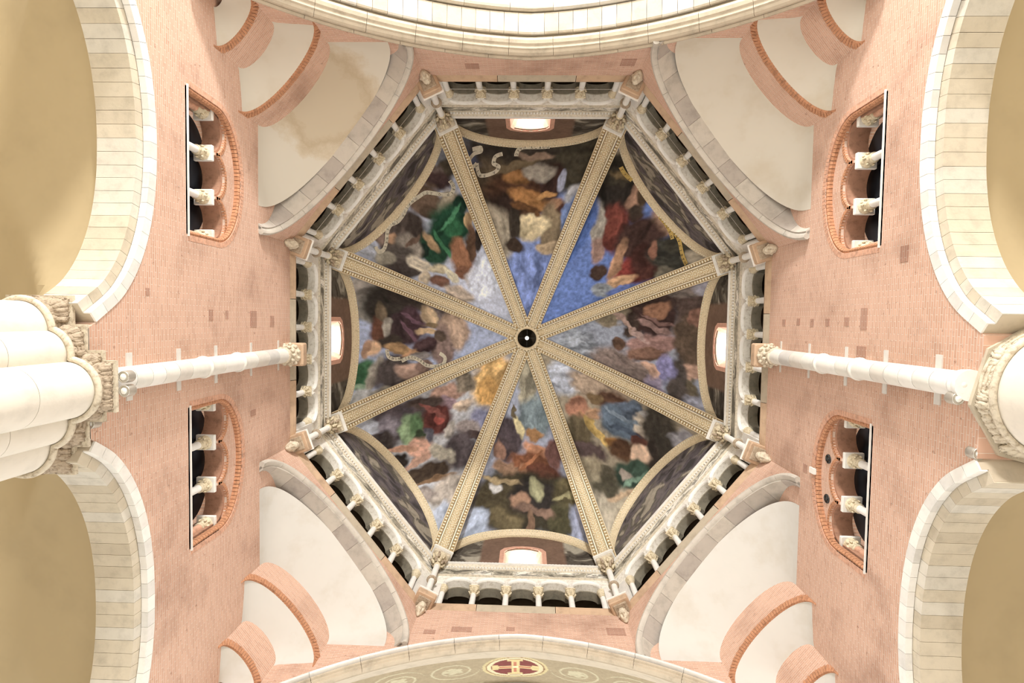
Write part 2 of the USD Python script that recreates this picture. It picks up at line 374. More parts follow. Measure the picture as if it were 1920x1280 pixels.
for k, (sx, sy) in SQ.items():
    F = FR[k]; nm = SIDES[k]; D = H([sx * math.cos(TH), sy * math.sin(TH), 0])
    dz = .14 if sx < 0 else -.06; Z1, Z2, Z3 = 15.28 + dz, 14.33 + dz, 13.33 + dz
    arc = chord_arc(A1, B1, Z1, 1.85 - dz, sx, sy, 41)
    w = thing(f'wall_{nm.replace(" ", "_")}', f'pink brick wall strip over the squinch arch at the {nm} of the dome', kind='structure')
    top = arc.copy(); top[:, 2] = 17.3
    ext = lambda Q: np.vstack([Q[:1] + (Q[0] - Q[-1]) / np.linalg.norm(Q[0] - Q[-1]) * .1, Q, Q[-1:] + (Q[-1] - Q[0]) / np.linalg.norm(Q[0] - Q[-1]) * .1])
    part(w, 'brickwork', prism_between(ext(top), ext(arc), .5, D), BR_D[sx * sy])
    q = thing('squinch', f'stepped corner squinch of white plaster and brick arches at the {nm} of the dome', 'squinch', (sx * 6.2, sy * 7.0, 13.0), group='corner squinches')
    # stone front arch: a roll and a flat band, cut in stones
    s_arc = np.column_stack([(arc - F.M) @ F.t, arc[:, 2]])
    if s_arc[0, 0] > s_arc[-1, 0]: s_arc = s_arc[::-1]
    for r_, prof, n_, mats in (('roll_moulding', [(0, .02), (.05, -.02), (.1, -.02), (.14, .02), (.16, .09), (.16, .3), (0, .3)], 9, GREY[1]), ('voussoir', [(.1, .1), (.2, .1), (.2, .75), (.1, .75)], 11, None)):
        for i, g in enumerate(arch_blocks(s_arc, prof, n_, .007, 6)):
            part(q, 'stone_moulding' if r_ == 'roll_moulding' else 'voussoir', F.m(g), mats or GREY[(i * 7 + k) % 3], smooth=35 if r_ == 'roll_moulding' else False)
    off = D * .45
    inner = chord_arc((WX, 3.77), (3.685, WY), Z1, 1.66 - dz, sx, sy, 41)
    a2 = chord_arc(A2, B2, Z1, .8, sx, sy, 41)
    lo = chord_arc(A2, B2, Z2, .8, sx, sy, 41)
    a3 = chord_arc(A3, B3, Z2, .42, sx, sy, 41); lo3 = chord_arc(A3, B3, Z3, .42, sx, sy, 41)
    a4 = chord_arc(A4, B4, Z3, .1, sx, sy, 41)

    def cone(u, v, m=9):
        t = np.linspace(0, 1, m)[:, None, None]; return grid(u[None] * (1 - t) + v[None] * t)
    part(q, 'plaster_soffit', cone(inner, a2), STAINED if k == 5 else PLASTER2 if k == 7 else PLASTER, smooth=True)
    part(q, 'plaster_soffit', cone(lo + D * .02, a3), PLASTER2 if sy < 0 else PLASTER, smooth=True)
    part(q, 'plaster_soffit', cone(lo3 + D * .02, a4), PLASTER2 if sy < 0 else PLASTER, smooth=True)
    for up, dn in ((a2, lo), (a3, lo3)):
        n2 = H([B2[1] - A2[1], A2[0] - B2[0]]) * (sx, sy); n2 = np.r_[n2 / np.linalg.norm(n2), 0]
        n2 = n2 if n2[0] * sx > 0 else -n2
        part(q, 'brick_face', prism_between(up, dn, .22, n2), BR_D[sx * sy])
        # ring of single bricks on edge round the opening
        ring = MB(); m_ = 46 if dn is lo else 26
        cc = resample(dn, m_ * 2 + 1); ctr = dn[[0, -1]].mean(0)
        for i in range(m_):
            p, p2 = cc[2 * i], cc[2 * i + 2]; e_ = (p2 - p); l_ = np.linalg.norm(e_); e_ /= l_; u_ = np.cross(n2, e_); u_ *= np.sign(u_[2]) if abs(u_[2]) > 1e-6 else 1
            j = rnd.uniform(-.006, .006); a_, b_ = p + e_ * l_ * .06, p2 - e_ * l_ * .06
            V = [x + u_ * h + n2 * d for x in (a_, b_) for h in (-.015, .15) for d in (-.02 + j, .18)]
            ring.add(V, [[0, 1, 3, 2], [4, 6, 7, 5], [0, 4, 5, 1], [2, 3, 7, 6], [0, 2, 6, 4], [1, 5, 7, 3]])
        part(q, 'brick_ring', ring, VOUS, kind='stuff')

# repaired holes in the brickwork: patches of darker brick
PATCH = {'wall_right': (FRT, -1, BR_P_Y, [(-.91, 16.4, .18, .18), (-.94, 15.62, .17, .16), (-.92, 14.94, .19, .17), (-.93, 14.26, .17, .16), (-.95, 13.5, .19, .17), (-1.01, 12.91, .45, .21), (-.29, 12.95, .29, .32), (-2.23, 11.78, .3, .22), (2.74, 15.0, .21, .2)]),
         'wall_left': (FL, 1, BR_P_Y, [(-.88, 13.28, .24, .16), (-.89, 13.92, .2, .13), (-.79, 15.14, .42, .33), (-.73, 16.15, .3, .22), (-1.3, 11.3, .13, .11), (1.65, 15.1, .16, .27)]),
         'wall_back': (FTOP, -1, BR_P_X, [(-4.88, 16.45, .33, .31), (-1.64, 16.72, .39, .3), (2.67, 16.49, .4, .4)]), 'wall_front': (FBOT, 1, BR_P_X, [(-2.59, 16.14, .33, .2), (-1.7, 16.3, .58, .25), (-.31, 16.4, .24, .18), (2.7, 16.44, .52, .36)])}
for w_, (F, sg_, m_, lst) in PATCH.items():
    for a_, z_, h_, v_ in lst: part('/World/' + w_, 'brick_patch', F.m(boxm((sg_ * a_, .078, z_), (h_, .012, v_))), m_)

# ---------------------------------------------------------------- the four big side arches of cut stone
for ai, (F, c, z, nm) in enumerate(ARCH):
    cc = side_arch(SGN[id(F)] * c, z); cc = cc[cc[:, 1] > 9.96]
    t = thing('stone_arch', f'cream stone arch of two stepped orders at the {nm} of the photo', 'arch', tuple(F(H([SGN[id(F)] * c, .5, 9.2]))), group='big side arches')
    for name, prof, n_, pal in (('voussoir', [(0, .065), (.19, .065), (.19, .19), (0, .19)], 26, WHITE), ('soffit_stone', [(.16, .2), (.37, .2), (.37, .93), (.16, .93)], 30, STONE)):
        for i, g in enumerate(arch_blocks(cc, prof, n_, .007)):
            part(t, name, F.m(g), pal[rnd.choice([0, 0, 0, 0, 2, 2, 1])])
    e_ = -1 if (c < 0) == (F is FL) else 1; q_ = SGN[id(F)] * c + e_ * 3.63
    part(t, 'jamb', F.m(boxm((q_, .5, 4.98), (.34, .84, 9.95))), STONE[0])
    part(t, 'mortar_bed', F.m(arch_sweep(cc, [(-.01, .1), (.165, .1), (.165, .21), (.345, .21), (.345, .92), (-.01, .92)])), MORTAR)

# ---------------------------------------------------------------- vaults beyond the arches
def groin(x0, x1, y0, y1, zs, rise, n=41):
    X, Y = np.meshgrid(np.linspace(x0, x1, n), np.linspace(y0, y1, n), indexing='ij')
    u, v = 2 * (X - x0) / (x1 - x0) - 1, 2 * (Y - y0) / (y1 - y0) - 1
    f = lambda a: np.sqrt(np.maximum(1 - np.abs(a) ** 2.3, 0))
    Z = zs + rise * np.maximum(f(u), f(v)) + .25 * (1 - u * u) * (1 - v * v)
    return grid(np.stack([X, Y, Z], -1))


for sgn, nm in ((-1, 'left'), (1, 'right')):
    for c, lab in ((-4.1, 'upper'), (4.5, 'lower')):
        t = thing('ceiling_aisle', f'beige plastered aisle vault seen through the {lab} {nm} arch', 'vault', (sgn * 10.5, c, 9.0), kind='structure')
        part(t, 'plaster', groin(sgn * 7.9, sgn * 13.5, c - 3.9, c + 3.9, 9.0, 2.35), BEIGE, smooth=25)
    t = thing(f'wall_aisle_{nm}', f'plain outer wall of the {nm} aisle', kind='structure')
    part(t, 'plaster', boxm((sgn * 13.7, .2, 5), (.4, 17, 13)), BEIGE)

# the wide pointed arches: mouldings, soffit stones, and the vaults behind them
for F, nm, crown, where in ((FTOP, 'back', 16.15, 'top'), (FBOT, 'front', 15.98, 'bottom')):
    cc = H([(x, float(TC(x, crown))) for x in np.linspace(-7.0, 7.0, 121)])
    t = thing('wide_arch', f'wide pointed moulded stone arch across the {where} of the photo', 'arch', tuple(F(H([0, .6, 12.3]))), group='wide pointed arches')
    if nm == 'back':
        ORD = [('label_moulding', [(-.02, .0), (.03, -.05), (.07, -.05), (.1, .0), (.1, .2), (-.02, .2)], 14, STONE, 30),
               ('roll_moulding', [(.1, .04), (.13, .0), (.19, .0), (.24, .04), (.26, .1), (.30, .13), (.30, .2), (.34, .24), (.36, .32), (.33, .4), (.1, .4)], 13, STONE, 30),
               ('soffit_stone', [(.30, .46), (.38, .46), (.40, .5), (.40, .98), (.30, .98)], 42, STONE, False),
               ('inner_roll', [(.36, 1.02), (.42, 1.02), (.47, 1.06), (.48, 1.12), (.45, 1.2), (.4, 1.24), (.36, 1.24)], 13, STONE, 30)]
    else:
        ORD = [('label_moulding', [(-.02, .0), (.0, -.05), (.04, -.07), (.08, -.05), (.09, .0), (.09, .15), (-.02, .15)], 13, WHITE, 30),
               ('roll_moulding', [(.12, .03), (.15, .0), (.19, .01), (.2, .06), (.24, .06), (.26, .1), (.30, .1), (.32, .14), (.32, .2), (.12, .2)], 13, STONE, 30)]
    for name, prof, n_, pal, sm in ORD:
        for i, g in enumerate(arch_blocks(cc, prof, n_, .009, 6)):
            part(t, name, F.m(g), (MOULD if name in ('roll_moulding', 'label_moulding') and pal is STONE else pal[rnd.choice([0, 1, 1, 2])]), smooth=sm)
    part(t, 'mortar_bed', F.m(arch_sweep(cc, [(-.3, .1), (.11, .1), (.3, .19), (.3, .24), (-.3, .9)] if nm == 'front' else [(-.3, .2), (.27, .2), (.27, 1.2), (-.3, 1.2)])), MORTAR)
# corner masses that carry the wide arches
for sx_ in (-1, 1):
    for sy_, w_ in ((-1, 'wall_back'), (1, 'wall_front')): part('/World/' + w_, 'corner_pier', boxm((sx_ * 7.62, sy_ * 8.45, 6.15), (1.06, .96, 12.3)), STONE[0])
# vaults beyond them
cc = H([(x, float(TC(x, 16.15))) for x in np.linspace(-7.0, 7.0, 121)]); N = inward(cc)
rows = [(.36, 1.2), (.0, 1.6), (-.6, 2.4), (-1.0, 4.0), (-1.0, 7.0)]
t = thing('ceiling_nave', 'white vault beyond the wide arch at the top of the photo', kind='structure')
part(t, 'plaster', grid(np.stack([FTOP(np.column_stack([cc[:, 0] + r * N[:, 0], np.full(len(cc), o), cc[:, 1] + r * N[:, 1]])) for r, o in rows])), PLASTER, smooth=True)

# ---------------------------------------------------------------- piers with carved capitals, and the wall colonnettes on them
def pier(sgn, cyp):
    dx = lambda x: sgn * x
    cir = lambda x, y, r: Point(dx(x), cyp + y).buffer(r, 12)
    rec = lambda x0, x1, h: sbox(min(dx(x0), dx(x1)), cyp - h, max(dx(x0), dx(x1)), cyp + h)
    if sgn < 0:
        sh = unary_union([cir(7.20, .04, .45), cir(7.56, -.53, .37), cir(7.56, .55, .37), cir(7.95, -.9, .46), cir(7.95, .92, .46), rec(7.3, 8.3, .6)])
        ab = unary_union([rec(6.60, 8.4, .42), rec(6.80, 8.4, .58), rec(7.08, 8.4, 1.0), rec(7.30, 8.4, 1.46)])
        lab = ('thick compound stone pier of bundled half shafts at the left of the photo', 'carved leafy capital with stepped edge')
    else:
        sh = cir(8.0, 0, .92)
        a = np.radians([172, 127, 82, 37, -8, -53, -98, -143]); ab = Polygon([(8.06 + 1.18 * math.cos(x), cyp + .05 + 1.18 * math.sin(x)) for x in a])
        lab = ('thick round stone column at the right of the photo', 'carved capital of entwined figures with an eight sided edge')
    t = thing('pier', lab[0], 'pillar', (dx(7.9), cyp, 0))
    zn, za = 9.68, 9.95
    n = 10; hs = np.linspace(0, zn, n + 1)
    for i in range(n): part(t, 'drum', flat(sh, hs[i] + (.004 if i else 0), hs[i + 1] - .004), [PIER, STONE[0], PIER][i % 3], smooth=25)
    ring = H(sh.buffer(.045).exterior.coords)
    part(t, 'neck_ring', tube(np.column_stack([ring, np.full(len(ring), zn)]), .05, 8), CARVED2, smooth=True)
    # bell between the shaft outline and the abacus outline
    mb = MB()
    for i, s in enumerate(np.linspace(0, 1, 5)[:-1]):
        out = unary_union([sh.buffer(.03 + .09 * s), ab.buffer(-.30 + .24 * s)]) if s > .3 else sh.buffer(.03 + .08 * s)
        mb.add(*flat(out.intersection(ab.buffer(.0)) if s > .5 else out, zn + (za - zn - .06) * s, zn + (za - zn - .06) * (s + .25)).done())
    cap = part(t, 'capital', mb, CARVED if sgn < 0 else CARVED2, label=lab[1])
    leaf = MB(); edge = ab.buffer(-.05).exterior; L = edge.length; m = 90 if sgn < 0 else 60
    for j in range(m):
        p = edge.interpolate(L * (j + rnd.uniform(-.3, .3)) / m); q = sh.exterior.interpolate(sh.exterior.project(p)); P0, P1 = H([q.x, q.y]), H([p.x, p.y])
        if abs(P1[0]) > 8.3 and sgn < 0: continue
        d_ = P1 - P0; n_ = np.linalg.norm(d_); d_ = d_ / n_ if n_ > 1e-6 else H([-sgn, 0.]); s_ = H([-d_[1], d_[0]]); hh = za - zn
        for tier, (w0, w1, rr) in enumerate(((.0, .62, .05), (.35, 1.0, .055))):
            for sd in (-1, 0, 1):
                o_ = sd * rnd.uniform(.035, .06); ln = 1.0 - .25 * abs(sd)
                q_ = [P0 + d_ * n_ * (w0 + (w1 - w0) * u * ln) + s_ * o_ * u for u in (0, .4, .75, 1.0, 1.08)]
                zz = [zn + hh * (.04 + .28 * tier + k_ * ln) for k_ in (.0, .22, .45, .52, .40)]
                leaf.add(*tube([(*q, z_) for q, z_ in zip(q_, zz)], H([.8, 1, .9, .65, .25]) * rr * rnd.uniform(.65, 1.0), 6))
    part(cap, 'carved_leaves' if sgn < 0 else 'carved_figures', leaf, CARVED if sgn < 0 else CARVED2, smooth=True, kind='stuff')
    part(t, 'abacus', flat(ab, za - .06, za), CARVED2 if sgn < 0 else STONE[1])
    return t


pier(-1, .30); pier(1, .11)
for sgn, nm, yc in ((-1, 'left', .245), (1, 'right', .03)):
    t = thing('wall_colonnette', f'slender pale stone half shaft rising up the {nm} brick wall to the gallery ledge', 'colonnette', (sgn * 6.95, yc, 9.95), group='wall colonnettes')
    part(t, 'base', lathe([(.25, 9.95), (.25, 10.03), (.23, 10.06), (.24, 10.12), (.21, 10.18)], 20, (sgn * 6.93, yc, 0)), MARBLE, smooth=35)
    cuts = [10.15, 10.55, 10.95, 11.3, 11.7, 12.1, 12.75, 13.3, 14.1, 14.75, 15.35, 15.9, 16.45]
    for i in range(len(cuts) - 1):
        part(t, 'drum', lathe([(.205, cuts[i] + .006), (.21, cuts[i] + .02), (.21, cuts[i + 1] - .02), (.205, cuts[i + 1] - .006)], 20, (sgn * 6.93, yc, 0)), SHAFT[[2, 0, 2, 0, 1, 0, 0, 2, 0, 1, 3, 0][i]], smooth=40)
    for z in (12.75, 14.1): part(t, 'shaft_ring', lathe([(.2, z - .05), (.235, z - .04), (.245, z), (.235, z + .04), (.2, z + .05)], 20, (sgn * 6.93, yc, 0)), SHAFT[0], smooth=True)
    part(t, 'neck_ring', lathe([(.2, 16.42), (.25, 16.44), (.25, 16.5), (.2, 16.52)], 20, (sgn * 6.93, yc, 0)), CARVED2, smooth=True)
    c = part(t, 'capital', lathe([(.2, 16.5), (.21, 16.6), (.26, 16.78), (.33, 16.92)], 16, (sgn * 6.93, yc, 0)), CARVED2, smooth=40)
    lv = MB()
    for j in range(22):
        a = j * 2 * np.pi / 11 + (j // 11) * .28; r, z = ((.25, 16.66), (.31, 16.86))[j // 11]
        lv.add(*blob((sgn * 6.93 + r * math.cos(a), yc + r * math.sin(a), z), (.055, .055, .075)))
    part(c, 'leaf', lv, CARVED2, smooth=True, kind='stuff')
    part(t, 'abacus', boxm((sgn * 6.9, yc, 17.08), (.72, .68, .3), 0, .04), LEDGE)
    for z, h in ((10.8, .14), (12.15, .12), (13.45, .1), (15.0, .08), (16.5, .07)):
        for d in (-1, 1): part(t, 'bonding_stone', boxm((sgn * 7.075, yc + d * .30, z), (.03, .26, h)), WHITE[2])

# the six small uplights on the two capitals
LL_ = ['on the left pier, upper one of the pair by the shaft', 'on the left pier, lower one of the pair by the shaft', 'on the left pier, alone beside the lower left arch',
       'on the right column, upper one of the pair by the shaft', 'on the right column, lower one of the pair by the shaft', 'on the right column, alone beside the lower right arch']
for (x, y, z), lab in zip(LAMPS, LL_):
    t = thing('uplight', 'small round metal spotlight ' + lab, 'lamp', (x, y, z - .06))
    part(t, 'housing', lathe([(.05, z - .06), (.085, z - .05), (.1, z), (.1, z + .1), (.085, z + .1), (.08, z + .02)], 20, (x, y, 0)), METAL, smooth=35)
    part(t, 'rim', tube([(x + .085 * math.cos(a), y + .085 * math.sin(a), z - .05) for a in np.linspace(0, 2 * np.pi, 25)], .014, 6), METAL, smooth=True)
    part(t, 'lens', lathe([(.0, z - .075), (.045, z - .07), (.06, z - .055), (.0, z - .05)], 16, (x, y, 0)), LENS, smooth=True)
    e = math.copysign(7.4, x); part(t, 'bracket', tube([(x, y, z), (x + math.copysign(.1, x), y, z + .03), (x + math.copysign(.25, x), y, z - .02)], .018, 6), IRON)

# ---------------------------------------------------------------- triple windows in the two brick walls
for wi, (F, side, c0, ud) in enumerate(WIN):
    c = SGN[id(F)] * c0
    t = thing(f'window_{wi + 1}', f'recessed brick window of three small arches on white colonnettes, {ud} one in the {side} wall', kind='structure', loc=tuple(F(H([c, .1, SILL]))))
    W1 = [tuple(p) for p in ell(c, SPR, WHW, CRN - SPR, 41)]
    full = lambda d: win_poly(c, d)
    # moulded order around the recess: a ring of bricks on edge, a roll, a back panel
    cur = H([(c - WHW, SILL)] + [(c - WHW, SILL + (SPR - SILL) * q) for q in (.33, .66)] + W1[:-1] + [(c + WHW, SPR - (SPR - SILL) * q) for q in (0, .33, .66)] + [(c + WHW, SILL)])
    ring = MB()
    for g in arch_blocks(cur, [(-.12, .075), (.0, .075), (.0, .2), (-.12, .2)], 70, .016, 2): ring.add(*F.m(g))
    part(t, 'brick_ring', ring, VOUS2, kind='stuff')
    ring = MB()
    for g in arch_blocks(cur, [(.0, .1), (.05, .085), (.09, .12), (.09, .22), (.0, .22)], 66, .012, 2): ring.add(*F.m(g))
    part(t, 'roll_moulding', ring, VOUS, kind='stuff')
    panel = full(.06); cut = unary_union([unary_union([sbox(c + d - .42, SILL, c + d + .42, 13.72), Polygon([tuple(p) for p in ell(c + d, 13.72, .42, .30, 21)])]) for d in (-1.0, 0, 1.0)])
    cut1 = unary_union([unary_union([sbox(c + d - .47, SILL - .1, c + d + .47, 13.72), Polygon([tuple(p) for p in ell(c + d, 13.72, .47, .36, 21)])]) for d in (-1.0, 0, 1.0)])
    part(t, 'tympanum', F.extr(panel.difference(cut1).difference(sbox(c - 1.42, SILL - .1, c + 1.42, 13.70)), .2, .26), BR_Y)
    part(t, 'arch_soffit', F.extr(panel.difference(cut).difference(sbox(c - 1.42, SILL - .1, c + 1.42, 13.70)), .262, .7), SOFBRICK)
    for d in (-1.0, 0, 1.0):
        ring = MB()
        for g in arch_blocks(ell(c + d, 13.72, .47, .36, 25), [(-.07, .185), (.0, .185), (.0, .25), (-.07, .25)], 20, .012, 2): ring.add(*F.m(g))
        part(t, 'small_arch_ring', ring, VOUS, kind='stuff')
    part(t, 'sill', F.m(boxm((c, .5, SILL - .02), (2 * WHW - .02, .84, .05))), WHITE[1])
    part(t, 'sill_edge', F.m(boxm((c, .07, SILL + .01), (2 * WHW + .06, .04, .03))), WHITE[0])
    g = part(t, 'glass', F.extr(full(.1), .85, .87), GLASSD)
    for d in (-.5, .5): part(t, 'glazing_bar', F.m(boxm((c + d, .84, 13.4), (.06, .04, 2.0))), IRON)
    cols = [(-.5, 1), (.5, 1), (-1.42, 0), (1.42, 0)]
    for d, free in cols:
        r = .085
        p = F(H([c + d, .45, 0])); loc = lambda pr, n=16: lathe(pr, n, p)
        s = part(t, 'colonnette' if free else 'brick_respond', loc([(r + .05, SILL), (r + .05, SILL + .07), (r, SILL + .12), (r, 13.38)] if free else [(r, SILL), (r, 13.38)]), MARBLE if free else VOUS2, smooth=40)
        part(s, 'neck_ring', loc([(r, 13.36), (r + .03, 13.37), (r + .03, 13.41), (r, 13.42)]), CAPITAL, smooth=True)
        part(s, 'capital', loc([(r, 13.41), (r + .01, 13.46), (r + .05, 13.56), (r + .09, 13.63)]), CAPITAL, smooth=40)
        part(s, 'abacus', F.m(boxm((c + d, .45, 13.67), (.36, .44, .09), 0, .012)), WHITE[0])
        lv = MB()
        for j in range(12):
            a = j * np.pi / 6; q = p + H([(r + .05) * math.cos(a), (r + .05) * math.sin(a), 13.52 + (j % 2) * .06]); lv.add(*blob(q, (.028, .028, .05)))
        part(s, 'leaf', lv, CAPITAL, smooth=True, kind='stuff')
for y_ in (2.29, 3.24):
    a_ = np.linspace(0, 2 * np.pi, 17); q_ = np.column_stack([-y_ + .085 * np.cos(a_), np.full(17, .19), 14.2 + .085 * np.sin(a_)])
    rs_ = part('/World/window_4', 'iron_rosette', FRT.m(tube(q_, .025, 6)), IRON, smooth=True)
    part(rs_, 'boss', FRT.m(blob((-y_, .185, 14.2), (.045, .03, .045), ICO2)), IRON, smooth=True)
part('/World/window_4', 'keystone', FRT.m(boxm((-2.69, .06, CRN + .04), (.14, .06, .22))), WHITE[0], label='pale keystone')

# ---------------------------------------------------------------- gallery: ledge, passage, columns, arcade
ZL = 17.52
gal = thing('wall_gallery', 'dark passage wall behind the dwarf gallery', kind='structure')
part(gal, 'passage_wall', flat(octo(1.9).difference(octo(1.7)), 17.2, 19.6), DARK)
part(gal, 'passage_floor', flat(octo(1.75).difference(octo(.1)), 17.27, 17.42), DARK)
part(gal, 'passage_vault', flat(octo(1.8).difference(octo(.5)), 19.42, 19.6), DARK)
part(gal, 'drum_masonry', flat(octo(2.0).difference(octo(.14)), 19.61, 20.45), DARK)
ORDN = ['first', 'second', 'third', 'fourth', 'fifth', 'sixth', 'seventh', 'eighth']
WHERE = {'top': 'top', 'bottom': 'bottom', 'left': 'left', 'right': 'right'}


def make_column():
    t = thing('gallery_column', 'x', 'column', (0, 0, 0))
    part(t, 'base', lathe([(.13, 0), (.13, .06), (.115, .09), (.12, .12), (.09, .15)], 16), MARBLE, smooth=35)
    part(t, 'shaft', lathe([(.096, .14), (.1, .3), (.097, .7), (.088, 1.0)], 16), MARBLE, smooth=50)
    part(t, 'neck_ring', lathe([(.085, .98), (.112, .99), (.112, 1.03), (.085, 1.04)], 16), CAPITAL, smooth=True)
    c = part(t, 'capital', lathe([(.088, 1.02), (.095, 1.1), (.13, 1.22), (.17, 1.31)], 16), CAPITAL, smooth=40)
    for j in range(8):
        a = j * np.pi / 4; b_ = MB()
        for r, z, s in ((.115, 1.1, .03), (.135, 1.17, .034), (.165, 1.22, .03)): b_.add(*blob((r * math.cos(a), r * math.sin(a), z), (s, s, s * 1.3)))
        part(c, 'leaf', b_, CAPITAL, smooth=True)
    part(t, 'abacus', boxm((0, 0, 1.335), (.34, .34, .06), 0, .012), CAPITAL)
    return t


COL = None
for k in range(8):
    F, L, nm = FR[k], LEN[k], SIDES[k]; rz = math.atan2(F.n[1], F.n[0])
    # ledge, in blocks
    lt = thing('gallery_ledge', f'moulded brown stone ledge under the gallery on the {nm} side of the dome', 'ledge', tuple(F(H([0, .05, 17.28]))), group='gallery ledges')
    prof = [(0, 0), (0, .06), (.02, .09), (.03, .14), (.06, .18), (.08, .25), (.3, .25), (.3, 0)]       # (o, drop)
    cuts = [-L / 2 - .03, -L * .21 + rnd.uniform(-.3, .3), L * .2 + rnd.uniform(-.3, .3), L / 2 + .03]
    for i in range(3):
        a, b = cuts[i] + .008, cuts[i + 1] - .008
        part(lt, 'ledge_block', F.m(grid(np.stack([H([(s, o, ZL - d) for o, d in prof]) for s in (a, b)]), True, True)), LEDGE if i != 1 else STONE[3], smooth=30)
    # columns
    for j, s in enumerate((-1.59, -.53, .53, 1.59)):
        p = F(H([s, .24, ZL - .02])); u = {'top': 'from the left', 'bottom': 'from the left', 'left': 'from the top', 'right': 'from the top'}.get(nm, 'from the top')
        pos = F(H([s, 0, 0])); ax = 0 if nm in ('top', 'bottom') else 1
        order = sorted(range(4), key=lambda q: F(H([(-1.59, -.53, .53, 1.59)[q], 0, 0]))[ax]); n_ = order.index(j)
        lab = f'{ORDN[n_]} small white gallery column {u} on the {nm} side of the dome'
        if COL is None:
            COL = make_column(); pr = stage.GetPrimAtPath(COL)
            UsdGeom.XformCommonAPI(UsdGeom.Xform(pr)); pr.GetAttribute('xformOp:translate').Set(Gf.Vec3d(*map(float, p))); UsdGeom.Xform(pr).AddRotateZOp().Set(math.degrees(rz))
            data(pr, label=lab, group='gallery columns')
        else: copy_of(COL, 'gallery_column', lab, 'column', p, rz, 'gallery columns')
    # arcade of five arches, with corner slabs and responds
    at = thing('gallery_arcade', f'white stone arcade of five small arches on the {nm} side of the gallery', 'arcade', tuple(F(H([0, .2, 18.86]))), group='gallery arcades')
    poly = sbox(-L / 2 - .02, 18.86, L / 2 + .02, 19.42)
    C5 = [(-2.12 + 1.06 * i) for i in range(5)]
    inn = poly.difference(unary_union([Polygon([tuple(p) for p in ell(c, 18.86, .42, .27, 21)]) for c in C5]))
    inn2 = poly.difference(unary_union([Polygon([tuple(p) for p in ell(c, 18.86, .37, .22, 21)]) for c in C5]))
    part(at, 'spandrel', F.extr(inn, .07, .3), STUCCO)
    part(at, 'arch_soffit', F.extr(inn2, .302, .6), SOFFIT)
    for c in C5: part(at, 'archivolt', F.m(arch_sweep(ell(c, 18.87, .42, .27, 25), [(-.11, .07), (-.10, .02), (-.06, -.01), (-.02, .02), (0, .05), (0, .1), (-.11, .1)])), MARBLE, smooth=40)
    for sg in (-1, 1):
        rs = part(at, 'respond', F.m(lathe([(.11, ZL - .05), (.095, ZL + .1), (.09, 18.52)], 14, (sg * 2.62, .22, 0))), MARBLE, smooth=50)
        part(rs, 'capital', F.m(lathe([(.09, 18.5), (.1, 18.6), (.15, 18.8), (.16, 18.86)], 14, (sg * 2.62, .22, 0))), CAPITAL, smooth=40)
        part(at, 'corner_slab', F.m(boxm((sg * (L / 2 - .2), .16, (ZL + 18.86) / 2), (.36, .2, 18.86 - ZL))), WHITE[1])
    part(at, 'string_course', F.m(boxm((0, .045, 19.42), (L, .07, .045))), STUCCO2)
    if k in (5, 6, 7): part(at, 'tie_wire', F.m(tube([(-2.5, .12, 18.30), (2.5, .12, 18.30)], .009, 5)), METAL)

# ---------------------------------------------------------------- paint: free patches of colour, laid out on each surface
def srgb(c): c = np.asarray(c, float) / 255.; return np.where(c <= .04045, c / 12.92, ((c + .055) / 1.055) ** 2.4)


def painted(parent, name, vf, col, mat_=None, smooth=True, label=None):
    p = part(parent, name, vf, mat_ or FRESCO, smooth=smooth, label=label)
    UsdGeom.PrimvarsAPI(stage.GetPrimAtPath(p)).CreatePrimvar('paint', Sdf.ValueTypeNames.Color3fArray, 'vertex').Set(Vt.Vec3fArray.FromNumpy(np.clip(col, 0, 1).astype(np.float32)))
    return p


def daub(x, y, seed, pal, sc=1.0):
    """Generic painted swirls: soft patches of the palette's tones stretched along wavy lines."""
    p = np.stack([x * sc, y * sc, np.full_like(x, seed * 3.7)], -1)
    w = meshkit.fbm(p * .9, 3, seed) * 2.4
    q = np.stack([x * sc * 1.1 + w, y * sc * 2.2 + 1.5 * w, np.full_like(x, seed)], -1)
    n = meshkit.fbm(q, 4, seed + 3); d = meshkit.fbm(q * 3.1, 3, seed + 9)
    t = np.clip((n - .32) / .36 + (d - .5) * .45, 0, .999) * (len(pal) - 1)
    i = t.astype(int); f = (t - i); f = np.clip((f - .5) * 1.4 + .5, 0, 1)[..., None]; P = srgb(pal)
    return P[i] * (1 - f) + P[np.minimum(i + 1, len(pal) - 1)] * f


